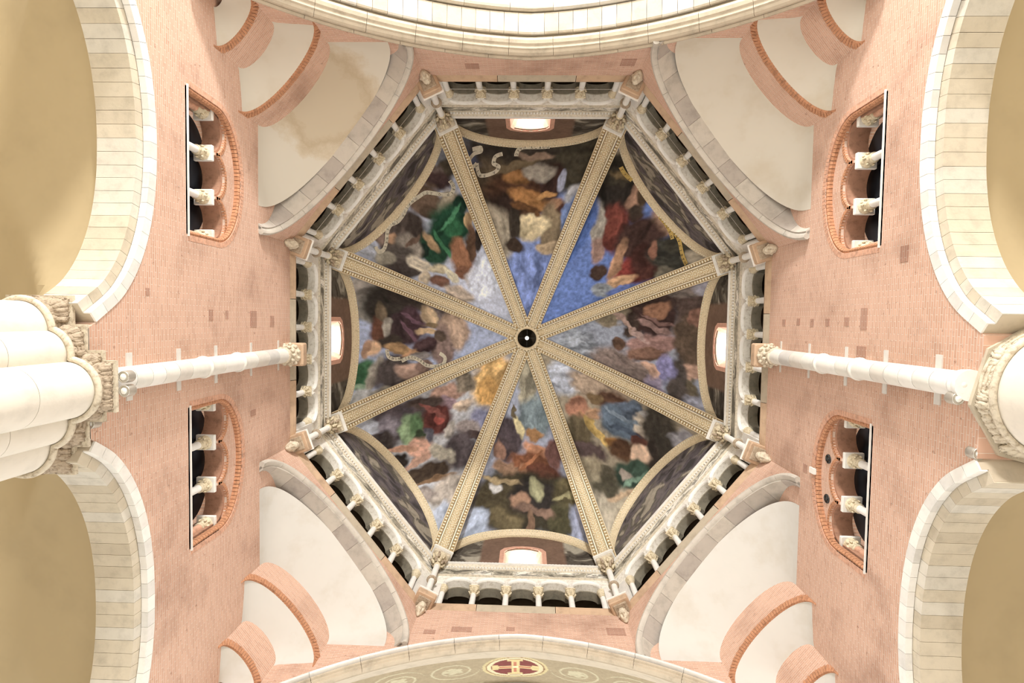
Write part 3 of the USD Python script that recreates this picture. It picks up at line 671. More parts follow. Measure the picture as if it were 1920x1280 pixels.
LPAL = [[(62, 56, 50), (92, 86, 78), (80, 74, 66), (124, 118, 106), (164, 158, 144)], [(66, 62, 62), (92, 86, 90), (112, 104, 104), (92, 88, 80), (160, 152, 138)]]
FPAL = [(110, 106, 96), (170, 164, 148), (150, 146, 132), (220, 214, 198), (140, 138, 130), (238, 233, 222)]
EGG = MB()
LW, LZ, LH = 2.8, 20.5, 2.43
for k in range(8):
    F, L, nm = FR[k], LEN[k], SIDES[k]
    t = thing('painted_frieze', f'painted frieze strip over the gallery arches on the {nm} side of the dome', 'frieze', tuple(F(H([0, .1, 19.65]))), group='painted friezes')
    S, Z = np.meshgrid(np.linspace(-L / 2, L / 2, 220), np.linspace(19.44, 19.9, 16), indexing='ij')
    v, f = grid(F(np.stack([S, np.full_like(S, .07), Z], -1)))
    painted(t, 'painting', (v, f), daub(S.ravel() * .9, Z.ravel() * 1.6, 20 + k, FPAL, 1.6))
    part(t, 'backing', F.m(boxm((0, .11, 19.67), (L, .06, .5))), STUCCO)
    t = thing('gallery_cornice', f'stucco cornice with bead and egg rows on the {nm} side of the dome', 'cornice', tuple(F(H([0, .1, 19.9]))), group='dome cornices')
    prof = [(.07, 19.9), (.03, 19.91), (.03, 19.97), (.0, 19.98), (.0, 20.0), (-.03, 20.04), (-.06, 20.06), (-.06, 20.10), (-.02, 20.13), (.0, 20.2), (.03, 20.28), (.06, 20.4), (.09, 20.5), (.14, 20.5), (.14, 19.9)]
    part(t, 'moulding', F.m(grid(np.stack([H([(s, o, z) for o, z in prof]) for s in (-L / 2, L / 2)]), True, True)), STUCCO2, smooth=30)
    part(t, 'bright_fillet', F.m(boxm((0, -.085, 20.09), (L - .7, .05, .06))), MARBLE)  # light on the upper fascia, put in as a white strip
    mb = MB()
    for s in np.arange(-L / 2 + .3, L / 2 - .3, .105): mb.add(*F.m(boxm((s, .01, 19.94), (.06, .05, .055))))
    part(t, 'dentil', mb, MARBLE, kind='stuff')
    mb = MB()
    for s in np.arange(-L / 2 + .3, L / 2 - .3, .12): mb.add(*F.m(boxm((s, .03, 20.3), (.075, .07, .12))))
    part(t, 'egg_row', mb, STUCCO, kind='stuff')
    # lunette wall
    win = k % 2 == 0
    t = thing('painted_lunette', f'dim half round painted wall on the {nm} side' + (' around a small window' if win else ''), 'wall painting', tuple(F(H([0, .3, LZ]))), group='painted lunettes')
    ph = np.linspace(0, 1, 121); S0 = -LW * np.cos(np.pi * ph)
    hgt = LH * np.sin(np.pi * ph) + .02
    R = np.linspace(0, 1, 60); S, Zr = np.meshgrid(S0, R, indexing='ij'); Z = LZ + hgt[:, None] * R[None]
    v, f = grid(F(np.stack([S, np.full_like(S, .1), Z], -1)))
    col = daub(S.ravel(), Z.ravel(), 40 + k, LPAL[k % 2], 1.1)
    if win:   # bare brown plaster in the middle, painted figures only near the ends
        m = np.clip((1.62 - np.abs(S.ravel())) / .06, 0, 1)[:, None]; n_ = meshkit.fbm(np.stack([S.ravel() * 3, Z.ravel() * 3, np.full(S.size, k)], -1), 3, 2)[:, None]
        col = col * (1 - m) + m * srgb((118, 96, 82)) * (.8 + .4 * n_)
        WP = Polygon([(-.72, 20.5), (-.72, 21.5), (-.6, 21.72), (-.3, 21.86), (0, 21.9), (.3, 21.86), (.6, 21.72), (.72, 21.5), (.72, 20.5)])
        cen = v[f].mean(1); sc = (cen - F.M) @ F.t; keep = ~((np.abs(sc) < .72) & (cen[:, 2] < 21.5 + .4 * np.sqrt(np.maximum(0, 1 - (sc / .72) ** 2))))
        f = f[keep]
    painted(t, 'painting', (v, f), col)
    lp = Polygon([tuple(p) for p in ell(0, LZ, LW + .25, LH + .25, 41)])
    back = lp.difference(WP) if win else lp
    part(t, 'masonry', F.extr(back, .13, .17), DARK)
    if win:
        near = H(WP.exterior.coords)[:-1]
        t = thing(f'window_{5 + k // 2}', f'small daylit window with splayed brick reveal at the {nm} of the dome', kind='structure', loc=tuple(F(H([0, .5, 20.5]))))
        far = near * (.6, 1) ; far[:, 1] = 20.5 + (far[:, 1] - 20.5) * 1.4
        G = np.stack([np.column_stack([near[:, 0], np.full(len(near), .09), near[:, 1]]), np.column_stack([far[:, 0], np.full(len(far), .95), far[:, 1]])])
        part(t, 'reveal', F.m(grid(G, True)), PINK)
        ed = near * 1.0; o2 = (near - (0, 21)) * (1.22, 1.14) + (0, 21); o2[0, 1] = o2[-1, 1] = 20.5
        part(t, 'brick_edge', F.m(grid(np.stack([np.column_stack([near[:, 0], np.full(len(near), .085), near[:, 1]]), np.column_stack([o2[:, 0], np.full(len(near), .085), o2[:, 1]])]))), PINK)
        part(t, 'pane', F.extr(Polygon([tuple(p) for p in far]), .93, .95), PANE)
            # gilded border round the lunette
    t = thing('gilded_border', f'gilded egg and dart border over the lunette on the {nm} side', 'moulding', tuple(F(H([0, 0, LZ]))), group='gilded lunette borders')
    C = ell(0, LZ, LW, LH, 61)
    part(t, 'band', F.m(arch_sweep(C, [(0, .12), (0, .04), (-.03, .0), (-.08, -.05), (-.12, -.1), (-.22, -.15), (-.25, -.1), (-.25, .15)])), GOLD, smooth=40)
    mb = MB(); q = resample(C, 75); N_ = inward(q)
    for p, n_ in zip(q[2:-2], N_[2:-2]): mb.add(*F.m(blob((p[0] - .15 * n_[0], -.115, p[1] - .15 * n_[1]), (.035, .035, .035))))
    part(t, 'egg_row', mb, GOLD2, smooth=True, kind='stuff')

# ---------------------------------------------------------------- corners: carved head block, colonnette, capital
HS = trimesh.creation.icosphere(4, 1.0)


def head(beard, seed):
    v = np.array(HS.vertices); f = np.array(HS.faces); x, y, z = v.T          # faces -x
    g = lambda cx_, cy_, cz_, w, wy=None: np.exp(-((x - cx_) ** 2 + (z - cz_) ** 2) / w ** 2 - (y - cy_) ** 2 / (wy or w) ** 2)
    two = lambda cx_, cy_, cz_, w, wy=None: g(cx_, cy_, cz_, w, wy) + g(cx_, -cy_, cz_, w, wy)
    r = 1 + .30 * g(-1, 0, -.02, .16, .09) + .16 * g(-1, 0, .2, .18, .08) - .26 * two(-.92, .34, .16, .16, .2) + .13 * two(-.9, .33, .15, .08, .12) + .15 * two(-.88, .32, .40, .12, .26)
    r += .10 * g(-.93, 0, -.34, .07, .22) + .09 * g(-.9, 0, -.48, .07, .18) - .12 * g(-.95, 0, -.41, .04, .24) + .14 * g(-.75, 0, -.74, .18, .25) + .12 * two(-.78, .55, -.12, .22)
    r += .28 * two(0, 1, .05, .16, .2)
    r += beard * .30 * g(-.6, 0, -.85, .45, .5)
    n = meshkit.noise(v * 4.5 + seed, seed) - .5; hair = (z > .62) | (x > .1) | ((beard > .5) & (z < -.5) & (x > -.9))
    r += .16 * n * hair + .07 * ((z > .58) | (x > .15))
    return v * r[:, None] * H([.155, .135, .20]), f


CN = [f'{SIDES[i - 1]} and {SIDES[i]} sides' for i in range(8)]
for i in range(8):
    n0, n1 = FR[i - 1].n, FR[i].n; bis = (n0 + n1)[:2]; bis /= np.linalg.norm(bis); c = H(CORN[i]); a = math.atan2(bis[1], bis[0]); w = CN[i]
    P = lambda ins, z: (*(c - bis * ins), z)
    t = thing('corbel_head', f'carved stone head corbel at the corner of the {w}', 'carved head', P(.1, 16.9), group='corbel heads')
    blk = P(.14, 17.39)
    part(t, 'block', boxm(blk, (.60, .60, .26), a, .03), LEDGE)
    part(t, 'block_edge', boxm(P(.15, 17.5), (.66, .66, .05), a, .01), WHITE[0])
    part(t, 'recessed_frame', boxm(P(.13, 17.25), (.42, .42, .05), a, .02), CARVED)
    hv, hf = head([.2, 1, .9, 1, .3, .8, .2, .4][i], i + 2); ca, sa = math.cos(a), math.sin(a)
    hv = hv @ H([[math.cos(1.0), 0, math.sin(1.0)], [0, 1, 0], [-math.sin(1.0), 0, math.cos(1.0)]]); hv = hv @ H([[ca, sa, 0], [-sa, ca, 0], [0, 0, 1]]) + H(P(.06, 17.07))
    part(t, 'head', (hv, hf), CARVED2, smooth=True)
    t = thing('corner_colonnette', f'white ringed colonnette at the corner of the {w}', 'colonnette', P(.22, 17.52), group='corner colonnettes')
    q = P(.22, 0)
    part(t, 'base', lathe([(.15, 17.53), (.15, 17.6), (.12, 17.65), (.1, 17.7)], 16, q), MARBLE, smooth=35)
    part(t, 'shaft', lathe([(.1, 17.6), (.1, 19.56)], 18, q), MARBLE, smooth=50)
    part(t, 'shaft_ring', lathe([(.1, 18.5), (.15, 18.51), (.175, 18.55), (.15, 18.6), (.1, 18.61)], 18, q), CARVED, smooth=40)
    part(t, 'neck_ring', lathe([(.1, 19.5), (.13, 19.52), (.13, 19.56), (.1, 19.58)], 18, q), CAPITAL, smooth=True)
    cp = part(t, 'capital', lathe([(.1, 19.55), (.11, 19.7), (.17, 19.95), (.27, 20.12)], 18, q), CAPITAL, smooth=40)
    for j in range(16):
        b = a + j * np.pi / 4 + (j // 8) * np.pi / 8; rr, zz = ((.16, 19.72), (.23, 19.92))[j // 8]; mb = MB()
        for dr, dz, s in ((0, -.05, .045), (.02, .03, .05), (.06, .08, .04)): mb.add(*blob((q[0] + (rr + dr) * math.cos(b), q[1] + (rr + dr) * math.sin(b), zz + dz), (s, s, s * 1.3)))
        part(cp, 'leaf', mb, CARVED if j % 2 else CAPITAL, smooth=True)
    part(t, 'abacus', boxm(P(.16, 20.2), (.62, .62, .16), a, .03), CARVED2)
    part(t, 'abacus_fillet', boxm(P(.18, 20.31), (.74, .74, .06), a, .01), MARBLE)
    part(t, 'abacus_moulding', boxm(P(.17, 20.41), (.70, .72, .14), a, .04), GOLD)

# ---------------------------------------------------------------- the vault: painted panels, gilded ribs, central ring
ZB, RB = 26.85, .62
NU, NQ = 221, 190
LW2, LH2 = 2.97, 2.62


def web_point(k, u, q):
    """Point of panel k: u from 0 to 1 across it, q from 1 at the lunette arch to 0 at the crown."""
    F = FR[k]; u = np.asarray(u, float); q = np.asarray(q, float)
    s, z = -LW2 * np.cos(np.pi * u), LZ + LH2 * np.sin(np.pi * u)
    p = 2.2 - .45 * np.sin(np.pi * u)
    xy = F(np.stack([s, np.full_like(s, -.1), z], -1))[..., :2]
    zz = z + (ZB + .2 - z) * (1 - q ** p)
    return np.concatenate([xy * q[..., None], zz[..., None]], -1)


WEB = {
 0: ((135, 145, 165), [
(2.30,0.35,1.05,0.80,0,135,145,160),(4.10,1.26,1.38,0.81,25,125,110,105),(5.16,-1.18,1.20,0.97,20,58,40,38),(5.52,-1.95,1.23,0.58,-15,62,46,42),(6.61,-1.81,0.56,0.90,0,75,60,55),(6.20,-2.17,0.56,0.30,0,110,100,95),(5.51,-1.39,0.50,0.27,-30,135,95,70),(5.41,0.04,0.97,0.37,-5,150,115,110),(5.33,-0.67,0.74,0.16,20,145,115,110),(5.13,0.48,0.70,0.30,-5,115,85,70),(4.51,-0.66,0.35,0.47,0,65,52,46),(4.11,0.14,0.36,0.29,0,95,70,55),(3.74,-1.11,0.63,0.31,-20,120,110,90),(6.57,0.11,0.53,1.36,0,88,72,58),(6.85,-0.98,0.26,0.43,0,120,85,70),(6.69,1.12,0.39,0.35,0,175,140,120),(6.49,1.85,0.30,0.43,0,110,100,80),(6.18,1.70,0.28,1.01,0,75,68,65),(5.74,1.07,0.32,0.54,0,115,115,165),(5.31,1.25,0.23,0.46,-30,180,145,125),(5.36,1.79,0.41,0.32,0,150,140,170),(6.74,2.37,0.50,0.46,0,140,145,165),(6.83,-2.34,0.29,0.31,0,140,140,155),(4.82,-0.36,0.56,0.09,40,165,140,135),(4.29,-0.81,0.52,0.10,50,150,125,115),(5.56,-0.95,0.68,0.09,15,120,90,85),],[]),
 1: ((150, 140, 120), [
(1.83,1.73,0.95,0.80,0,165,175,195),(3.22,2.22,1.33,0.60,25,165,145,125),(2.34,3.04,0.46,0.44,0,160,110,85),(2.38,4.11,0.57,0.76,0,90,80,58),(2.81,4.73,0.79,0.30,20,80,65,65),(3.76,2.73,0.71,0.47,20,80,55,40),(3.11,2.58,0.34,0.24,0,110,90,60),(3.07,3.29,0.36,0.24,0,175,135,100),(4.16,3.47,0.92,0.67,15,88,108,130),(4.51,2.83,0.46,0.41,0,75,90,110),(3.07,3.94,0.16,0.80,-38,190,160,80),(3.81,4.39,0.41,0.21,20,150,105,45),(4.16,4.56,0.59,0.41,0,85,58,38),(4.93,3.48,0.31,0.45,0,165,155,140),(5.16,3.06,0.36,0.25,35,170,170,170),(5.52,3.74,0.57,1.26,-12,60,55,48),(5.17,4.77,0.26,0.91,0,58,50,45),(4.76,4.10,0.27,0.27,0,85,50,40),(4.78,4.73,0.35,0.42,0,190,160,135),(4.39,5.45,0.75,0.48,-25,45,65,55),(4.56,5.25,0.44,0.33,-25,60,85,72),(4.23,5.49,0.24,0.20,0,140,130,120),(3.36,5.98,0.53,0.44,0,68,64,50),(3.35,5.50,0.49,0.20,0,85,80,65),(3.95,6.24,0.69,0.11,-20,165,140,110),(6.27,3.77,0.46,0.38,20,140,140,150),(3.12,6.94,0.54,0.63,0,165,155,135),(2.83,5.50,0.45,0.50,0,150,140,115),(4.16,3.25,0.70,0.09,20,115,135,155),(4.25,3.77,0.64,0.09,15,65,80,100),(4.52,5.62,0.61,0.09,-30,95,125,108),],[]),
 2: ((150, 160, 185), [
(0.08,2.16,0.45,1.06,0,150,145,125),(0.48,3.57,0.78,0.88,0,115,135,145),(-0.73,4.40,0.72,0.72,0,78,68,75),(-0.95,4.93,0.52,0.47,0,70,60,65),(-0.22,4.08,0.17,0.51,-20,185,175,130),(-0.48,3.49,0.10,0.32,-25,90,80,60),(0.39,4.34,0.34,0.29,0,150,110,65),(0.61,4.97,0.71,0.28,10,180,125,90),(0.15,5.43,0.98,0.47,0,130,80,50),(0.62,5.80,1.02,0.37,0,95,55,40),(-0.84,5.66,0.56,0.23,20,190,150,120),(-1.20,4.99,0.24,0.38,0,160,120,100),(1.32,5.03,0.38,0.56,0,110,75,70),(-0.12,5.84,0.21,0.42,0,175,125,90),(0.06,6.87,2.19,1.12,0,52,48,36),(-1.08,6.76,1.16,1.03,10,70,62,42),(1.34,6.97,1.01,0.99,0,58,54,40),(0.40,6.69,1.04,0.68,0,42,38,36),(-0.82,7.47,0.65,0.33,20,92,82,55),(1.84,6.41,0.64,0.58,0,88,80,52),(1.54,7.36,0.56,0.43,-30,75,72,48),(0.51,6.38,0.34,0.36,-30,140,140,105),(-0.18,6.80,0.38,0.22,0,150,115,90),(0.40,7.13,0.84,0.18,10,120,95,80),(0.18,7.65,0.15,0.48,0,110,85,65),(-1.11,6.06,0.87,0.11,15,165,145,105),(-1.29,6.30,0.32,0.18,25,190,190,190),(-2.01,7.58,0.59,0.55,0,150,165,190),(2.40,7.30,0.50,0.67,0,145,155,185),(0.26,5.34,0.71,0.09,-35,165,105,65),(1.72,6.60,0.49,0.09,-30,120,115,80),],[]),
 3: ((170, 175, 185), [
(-1.55,2.05,0.95,1.20,30,205,165,95),(-1.78,2.45,0.49,0.64,0,190,145,70),(-1.95,3.74,0.53,0.53,0,125,130,165),(-4.91,3.25,1.44,0.63,-20,72,62,66),(-5.41,3.49,0.70,0.79,0,78,70,78),(-5.70,3.86,0.37,0.65,10,130,125,140),(-3.52,2.44,0.72,0.33,-10,165,130,115),(-3.49,2.93,0.43,0.33,0,150,125,140),(-2.74,2.03,0.44,0.46,0,120,110,95),(-2.81,3.06,0.39,0.29,0,190,170,150),(-3.89,3.59,0.63,0.63,0,95,48,44),(-3.82,3.51,0.21,0.21,0,185,85,75),(-4.35,2.83,0.69,0.28,0,75,62,58),(-4.96,3.87,0.31,0.60,-8,130,160,120),(-4.68,3.70,0.32,0.45,0,85,120,80),(-4.52,4.15,0.23,0.27,0,60,75,55),(-3.31,4.06,0.23,0.44,25,180,175,170),(-2.53,3.98,0.52,0.31,0,150,140,140),(-2.27,4.25,0.47,0.17,0,70,55,55),(-2.85,4.84,0.65,0.69,0,82,74,80),(-5.85,4.15,0.51,0.51,0,62,55,55),(-4.42,4.68,0.52,0.40,30,195,150,130),(-5.10,4.56,0.57,0.15,8,185,140,115),(-4.56,5.16,0.53,0.13,-30,190,150,130),(-3.55,4.96,0.55,0.23,25,175,170,155),(-4.10,5.59,0.93,0.35,-10,72,58,46),(-5.15,5.06,0.32,0.30,0,50,42,38),(-3.76,5.83,0.92,0.09,-15,130,100,70),(-3.17,6.19,0.79,0.48,-25,160,150,140),(-3.99,6.33,0.37,0.26,0,140,130,125),(-6.32,3.49,0.37,0.25,0,165,175,195),(-3.25,7.13,0.29,0.58,0,160,170,190),(-4.07,3.20,0.61,0.09,30,125,70,64),(-4.15,4.16,0.14,0.41,-20,90,90,105),],[]),
 4: ((150, 165, 200), [
(-6.44,-1.94,0.77,0.56,0,140,135,130),(-6.62,-1.15,0.48,0.52,0,120,118,112),(-5.72,-1.45,1.08,0.76,-20,48,44,40),(-4.98,-1.70,0.96,0.50,20,62,54,50),(-3.72,-0.76,0.87,0.48,25,95,85,85),(-3.34,-0.39,0.59,0.98,0,165,140,120),(-3.82,0.46,0.43,0.97,0,120,100,95),(-5.20,-0.50,0.69,0.79,0,72,50,60),(-5.59,-0.26,0.59,0.59,0,60,45,48),(-4.47,0.33,0.45,0.38,0,68,48,52),(-4.36,-0.89,0.31,0.52,-20,190,165,130),(-4.31,-0.50,0.33,0.12,0,130,110,80),(-4.47,-0.24,0.40,0.12,0,200,170,130),(-3.93,-0.03,0.31,0.26,0,85,70,60),(-6.31,-0.42,0.31,0.58,15,95,60,45),(-6.16,-1.11,0.18,0.35,0,110,95,75),(-6.02,-0.53,0.18,0.40,0,165,160,150),(-5.92,0.14,0.50,0.32,0,60,52,46),(-6.49,0.39,0.26,0.35,0,190,155,120),(-6.67,0.47,0.13,0.41,0,165,130,105),(-5.38,0.49,0.74,0.23,15,170,135,90),(-5.28,0.79,0.60,0.14,-35,185,140,100),(-6.67,1.42,0.26,0.52,5,58,105,72),(-6.82,1.53,0.17,0.36,0,45,90,60),(-6.69,1.94,0.23,0.15,0,120,150,125),(-6.31,1.40,0.26,0.68,10,150,145,135),(-5.67,1.42,0.67,0.76,0,78,70,70),(-5.03,1.46,0.48,0.32,0,170,140,125),(-4.59,1.33,0.28,0.33,0,130,105,95),(-6.56,2.44,0.42,0.46,0,195,200,205),(-5.85,2.24,0.43,0.28,0,150,145,130),(-5.08,-0.79,0.56,0.09,30,105,75,92),(-5.13,-0.28,0.51,0.09,50,100,70,86),(-4.67,0.81,0.47,0.23,0,140,135,135),],[([(0.560,0.862),(0.598,0.853),(0.620,0.820),(0.623,0.791)],'FOEMIN'),([(0.640,0.784),(0.628,0.734),(0.657,0.691),(0.720,0.644),(0.758,0.596),(0.763,0.551)],'CIRCVDABIT VIR'),([(0.763,0.551),(0.700,0.539),(0.635,0.573)],''),]),
 5: ((175, 185, 210), [
(-3.48,-7.01,0.42,0.46,0,150,155,170),(-3.22,-6.71,0.32,0.30,0,70,62,50),(-3.76,-6.61,0.40,0.26,0,110,95,90),(-3.69,-6.35,0.56,0.32,0,62,45,45),(-4.29,-5.66,0.66,0.59,0,100,80,65),(-4.13,-5.23,0.33,0.24,0,75,60,48),(-3.37,-5.56,0.38,0.60,35,150,140,120),(-4.89,-4.54,0.62,0.66,0,68,58,54),(-5.53,-4.24,0.45,0.80,15,92,80,75),(-5.51,-4.12,0.20,0.26,0,160,125,95),(-5.91,-4.05,0.26,0.28,0,125,105,95),(-3.36,-4.71,0.80,0.92,30,24,72,52),(-3.24,-4.71,0.37,0.41,0,40,105,70),(-2.90,-5.60,0.36,0.34,0,20,55,42),(-4.05,-3.88,0.53,0.71,-20,28,68,50),(-4.13,-4.19,0.18,0.43,-30,175,145,105),(-4.45,-3.83,0.23,0.32,0,25,50,42),(-2.56,-5.04,0.21,0.30,0,185,155,110),(-2.96,-3.64,0.45,0.69,-10,140,95,65),(-2.49,-4.22,0.21,0.80,0,90,65,48),(-2.24,-4.34,0.14,0.45,0,50,42,38),(-2.99,-2.95,0.34,0.29,0,105,70,50),(-4.95,-3.68,0.47,0.67,0,140,132,122),(-5.31,-3.20,0.71,0.62,10,85,78,74),(-5.11,-2.87,0.58,0.34,0,70,62,60),(-4.58,-3.20,0.48,0.27,20,205,195,175),(-3.86,-3.07,0.40,0.19,0,190,180,150),(-3.39,-2.81,0.14,0.45,-40,200,195,170),(-4.40,-2.63,0.23,0.32,0,205,190,165),(-3.83,-2.49,0.40,0.28,0,115,80,65),(-3.14,-1.98,0.63,0.36,25,170,155,140),(-2.47,-2.72,0.39,0.44,0,160,155,155),(-1.91,-2.75,0.74,1.03,20,190,200,222),(-6.27,-3.46,0.54,0.25,20,190,200,220),(-5.74,-3.24,0.30,0.30,0,150,145,130),(-3.32,-5.11,0.68,0.09,-50,60,130,92),(-3.70,-4.15,0.56,0.09,60,55,125,85),(-4.82,-4.10,0.45,0.09,-50,120,95,80),],[([(0.230,0.903),(0.225,0.872),(0.265,0.867),(0.312,0.893),(0.355,0.933),(0.385,0.964),(0.438,0.986),(0.492,0.998),(0.537,0.988),(0.575,0.986),(0.610,0.998),(0.645,0.986),(0.685,0.960),(0.728,0.941)],'EGRED Q SIT DNATOR IN ISREL'),([(0.728,0.941),(0.760,0.945),(0.743,0.972)],''),]),
 6: ((105, 130, 190), [
(0.25,-2.61,1.12,1.50,0,100,125,190),(-2.42,-7.71,0.51,0.41,0,150,155,175),(2.54,-7.63,0.72,0.45,0,140,145,175),(-0.18,-7.54,2.40,0.83,0,52,46,40),(1.95,-7.06,1.08,0.91,20,62,58,46),(-1.40,-6.12,1.02,1.25,-20,88,76,58),(-0.40,-6.08,1.38,0.96,10,78,52,35),(-1.08,-5.47,0.81,0.70,0,52,38,33),(0.18,-5.99,1.04,0.32,10,165,115,55),(-0.50,-6.75,0.56,0.27,0,140,98,48),(0.93,-6.63,0.49,0.67,0,60,40,36),(1.33,-5.67,0.41,0.35,0,80,50,42),(1.15,-5.84,0.34,0.21,-40,160,120,90),(1.33,-6.65,0.18,0.31,0,150,160,190),(0.38,-6.99,0.62,0.31,0,150,145,135),(1.90,-6.06,0.40,0.36,0,190,195,205),(1.70,-5.34,0.30,0.81,20,110,140,200),(-1.44,-4.62,0.83,1.07,-20,165,155,135),(1.02,-4.97,0.43,0.90,0,120,105,80),(0.21,-4.99,0.76,0.43,-15,195,180,140),(-0.57,-5.08,0.28,0.61,0,55,48,40),(-0.59,-4.21,0.44,0.36,0,50,38,30),(0.87,-4.16,0.53,0.27,10,160,140,110),(0.14,-7.54,0.74,0.13,0,140,118,100),(-0.72,-7.13,1.10,0.15,-15,110,95,70),(-0.05,-5.60,0.70,0.12,15,105,70,35),(0.75,-6.17,0.46,0.11,-10,190,140,75),],[([(0.415,1.000),(0.463,1.000),(0.520,1.000),(0.550,0.988),(0.562,0.962)],'PORTA HAEC'),([(0.625,0.967),(0.665,0.950),(0.680,0.924),(0.655,0.912),(0.672,0.893),(0.738,0.869),(0.787,0.862),(0.795,0.884),(0.787,0.910)],'CLAVSA ERIT'),([(0.787,0.910),(0.840,0.888),(0.840,0.912),(0.787,0.945),(0.735,0.964),(0.735,0.976),(0.790,0.960)],''),]),
 7: ((85, 120, 195), [
(3.62,-7.00,0.73,0.29,20,140,130,110),(3.68,-6.24,0.98,1.04,-20,45,40,36),(3.48,-6.71,0.89,0.38,0,55,50,40),(4.34,-5.84,0.33,0.48,20,170,130,105),(4.56,-5.87,0.26,0.43,0,70,55,40),(5.21,-4.80,0.48,0.52,-20,165,130,105),(4.31,-5.28,0.33,0.27,0,60,50,42),(3.58,-4.76,0.59,0.96,0,105,48,40),(4.59,-4.26,0.90,0.94,10,62,42,38),(4.44,-3.02,0.69,0.51,-15,118,42,36),(4.93,-3.34,0.56,0.81,0,75,42,36),(5.80,-3.60,0.82,0.77,20,52,52,46),(6.03,-4.06,0.51,0.42,0,60,58,48),(5.51,-2.79,0.33,0.33,0,110,105,90),(6.48,-3.35,0.45,0.31,0,160,150,130),(3.00,-4.98,0.28,0.83,0,165,160,150),(3.87,-3.50,0.23,0.84,15,185,140,105),(3.02,-3.94,0.28,0.52,0,150,120,110),(3.13,-3.04,0.38,0.34,0,65,48,40),(3.96,-2.62,0.56,0.21,-15,190,150,110),(3.36,-2.22,0.48,0.38,0,140,150,160),(4.08,-2.20,0.59,0.21,-15,80,105,175),(2.25,-4.60,0.33,1.29,30,60,95,165),(3.54,-5.06,0.23,0.68,10,125,60,48),(5.19,-3.79,0.13,0.40,0,140,95,75),(3.91,-6.56,0.64,0.13,10,110,92,60),],[([(0.657,0.993),(0.700,0.981),(0.753,0.976)],'TVI'),([(0.338,0.976),(0.380,0.993),(0.417,1.000),(0.455,1.000)],'MEDIO'),([(0.152,0.929),(0.242,0.957),(0.315,0.991),(0.367,1.000)],'HABITABO'),]),
}

SM = lambda e0, e1, x: (lambda t: t * t * (3 - 2 * t))(np.clip((x - e0) / (e1 - e0), 0, 1))


def patches(k, v):
    """Free painted clouds and drapery: soft edged patches, one over the other, streaked along their length."""
    x, y = v[:, 0], v[:, 1]; P = np.stack([x, y, np.full_like(x, k * 5.3)], -1)
    wx = (meshkit.fbm(P * 1.6, 3, k) - .5) * .5 + (meshkit.noise(P * 7, k + 50) - .5) * .1; wy = (meshkit.fbm(P * 1.6 + 9, 3, k + 20) - .5) * .5 + (meshkit.noise(P * 7 + 5, k + 60) - .5) * .1
    bg, blobs, _ = WEB[k]; n0 = meshkit.fbm(P * 2.2, 4, k + 7)[:, None]
    col = srgb(bg)[None] * (.7 + .6 * n0)
    for i, (cx_, cy_, rx, ry, an, r, g, b) in enumerate(blobs):
        a = math.radians(an); dx, dy = x + wx - cx_, y + wy - cy_; e, f = dx * math.cos(a) + dy * math.sin(a), -dx * math.sin(a) + dy * math.cos(a)
        d = np.sqrt((e / rx) ** 2 + (f / ry) ** 2); al = SM(1.24, .78, d)
        near = al > 0
        if not near.any(): continue
        s = (e, f * 3.2) if rx > ry else (e * 3.2, f)
        st = meshkit.fbm(np.stack([s[0][near] * 1.5, s[1][near] * 1.5, np.full(near.sum(), i * 2.1)], -1), 3, i)
        st = np.clip((st - .5) * 2.0, -.5, .6)[:, None]
        c = srgb((r, g, b))[None] * (1 + .9 * st)
        col[near] = col[near] * (1 - al[near, None]) + c * al[near, None]
    g = col.mean(1, keepdims=True)
    return (g + (col - g) * .78) * (1.0 + .9 * (meshkit.fbm(P * 9, 3, k + 31)[:, None] - .5)) * 1.2


def ribbon(t, k, uv, txt):
    uv = H(uv); P = web_point(k, uv[:, 0], uv[:, 1]); n = len(P); s = np.arange(n); fine = np.linspace(0, n - 1, n * 6)
    C = np.stack([PchipInterpolator(s, P[:, j])(fine) for j in range(3)], 1)
    du = web_point(k, uv[:, 0] + .002, uv[:, 1]) - P; dq = web_point(k, uv[:, 0], uv[:, 1] - .002) - P
    N = np.cross(du, dq); N /= np.linalg.norm(N, axis=1, keepdims=True); N *= -np.sign(N[:, 2:3]); N = np.stack([np.interp(fine, s, N[:, j]) for j in range(3)], 1)
    T = np.gradient(C, axis=0); T /= np.linalg.norm(T, axis=1, keepdims=True); U = np.cross(N, T); U /= np.linalg.norm(U, axis=1, keepdims=True)
    C = C + N * .03; w = .085
    part(t, 'scroll_ribbon', grid(np.stack([C - U * w, C - U * w * .3 + N * .006, C + U * w * .3 + N * .006, C + U * w], 1)), SCROLL if k != 7 else SCROLL_Y, smooth=True)
    if not txt: return
    L = np.r_[0, np.cumsum(np.linalg.norm(np.diff(C, axis=0), axis=1))]; mb = MB(); at = lambda q, A: H([np.interp(q, L, A[:, j]) for j in range(3)])
    for i, ch in enumerate(txt):
        if ch == ' ': continue
        if ch not in GLYPH: GLYPH[ch] = meshkit.text_mesh(ch, 1.0, .02)
        g = GLYPH[ch]; q = L[-1] * (i + .5) / len(txt); sz = .095; wd = min(1.0, L[-1] / len(txt) * .9 / (sz * .75))
        gv = (np.array(g.vertices) - [(g.bounds[0][0] + g.bounds[1][0]) / 2, .36, 0]) * [sz * wd, sz, .2]
        mb.add(at(q, C) + at(q, N) * .012 + gv[:, :1] * at(q, T) + gv[:, 1:2] * at(q, U) + gv[:, 2:] * at(q, N), g.faces)
    part(t, 'scroll_lettering', mb, INK)


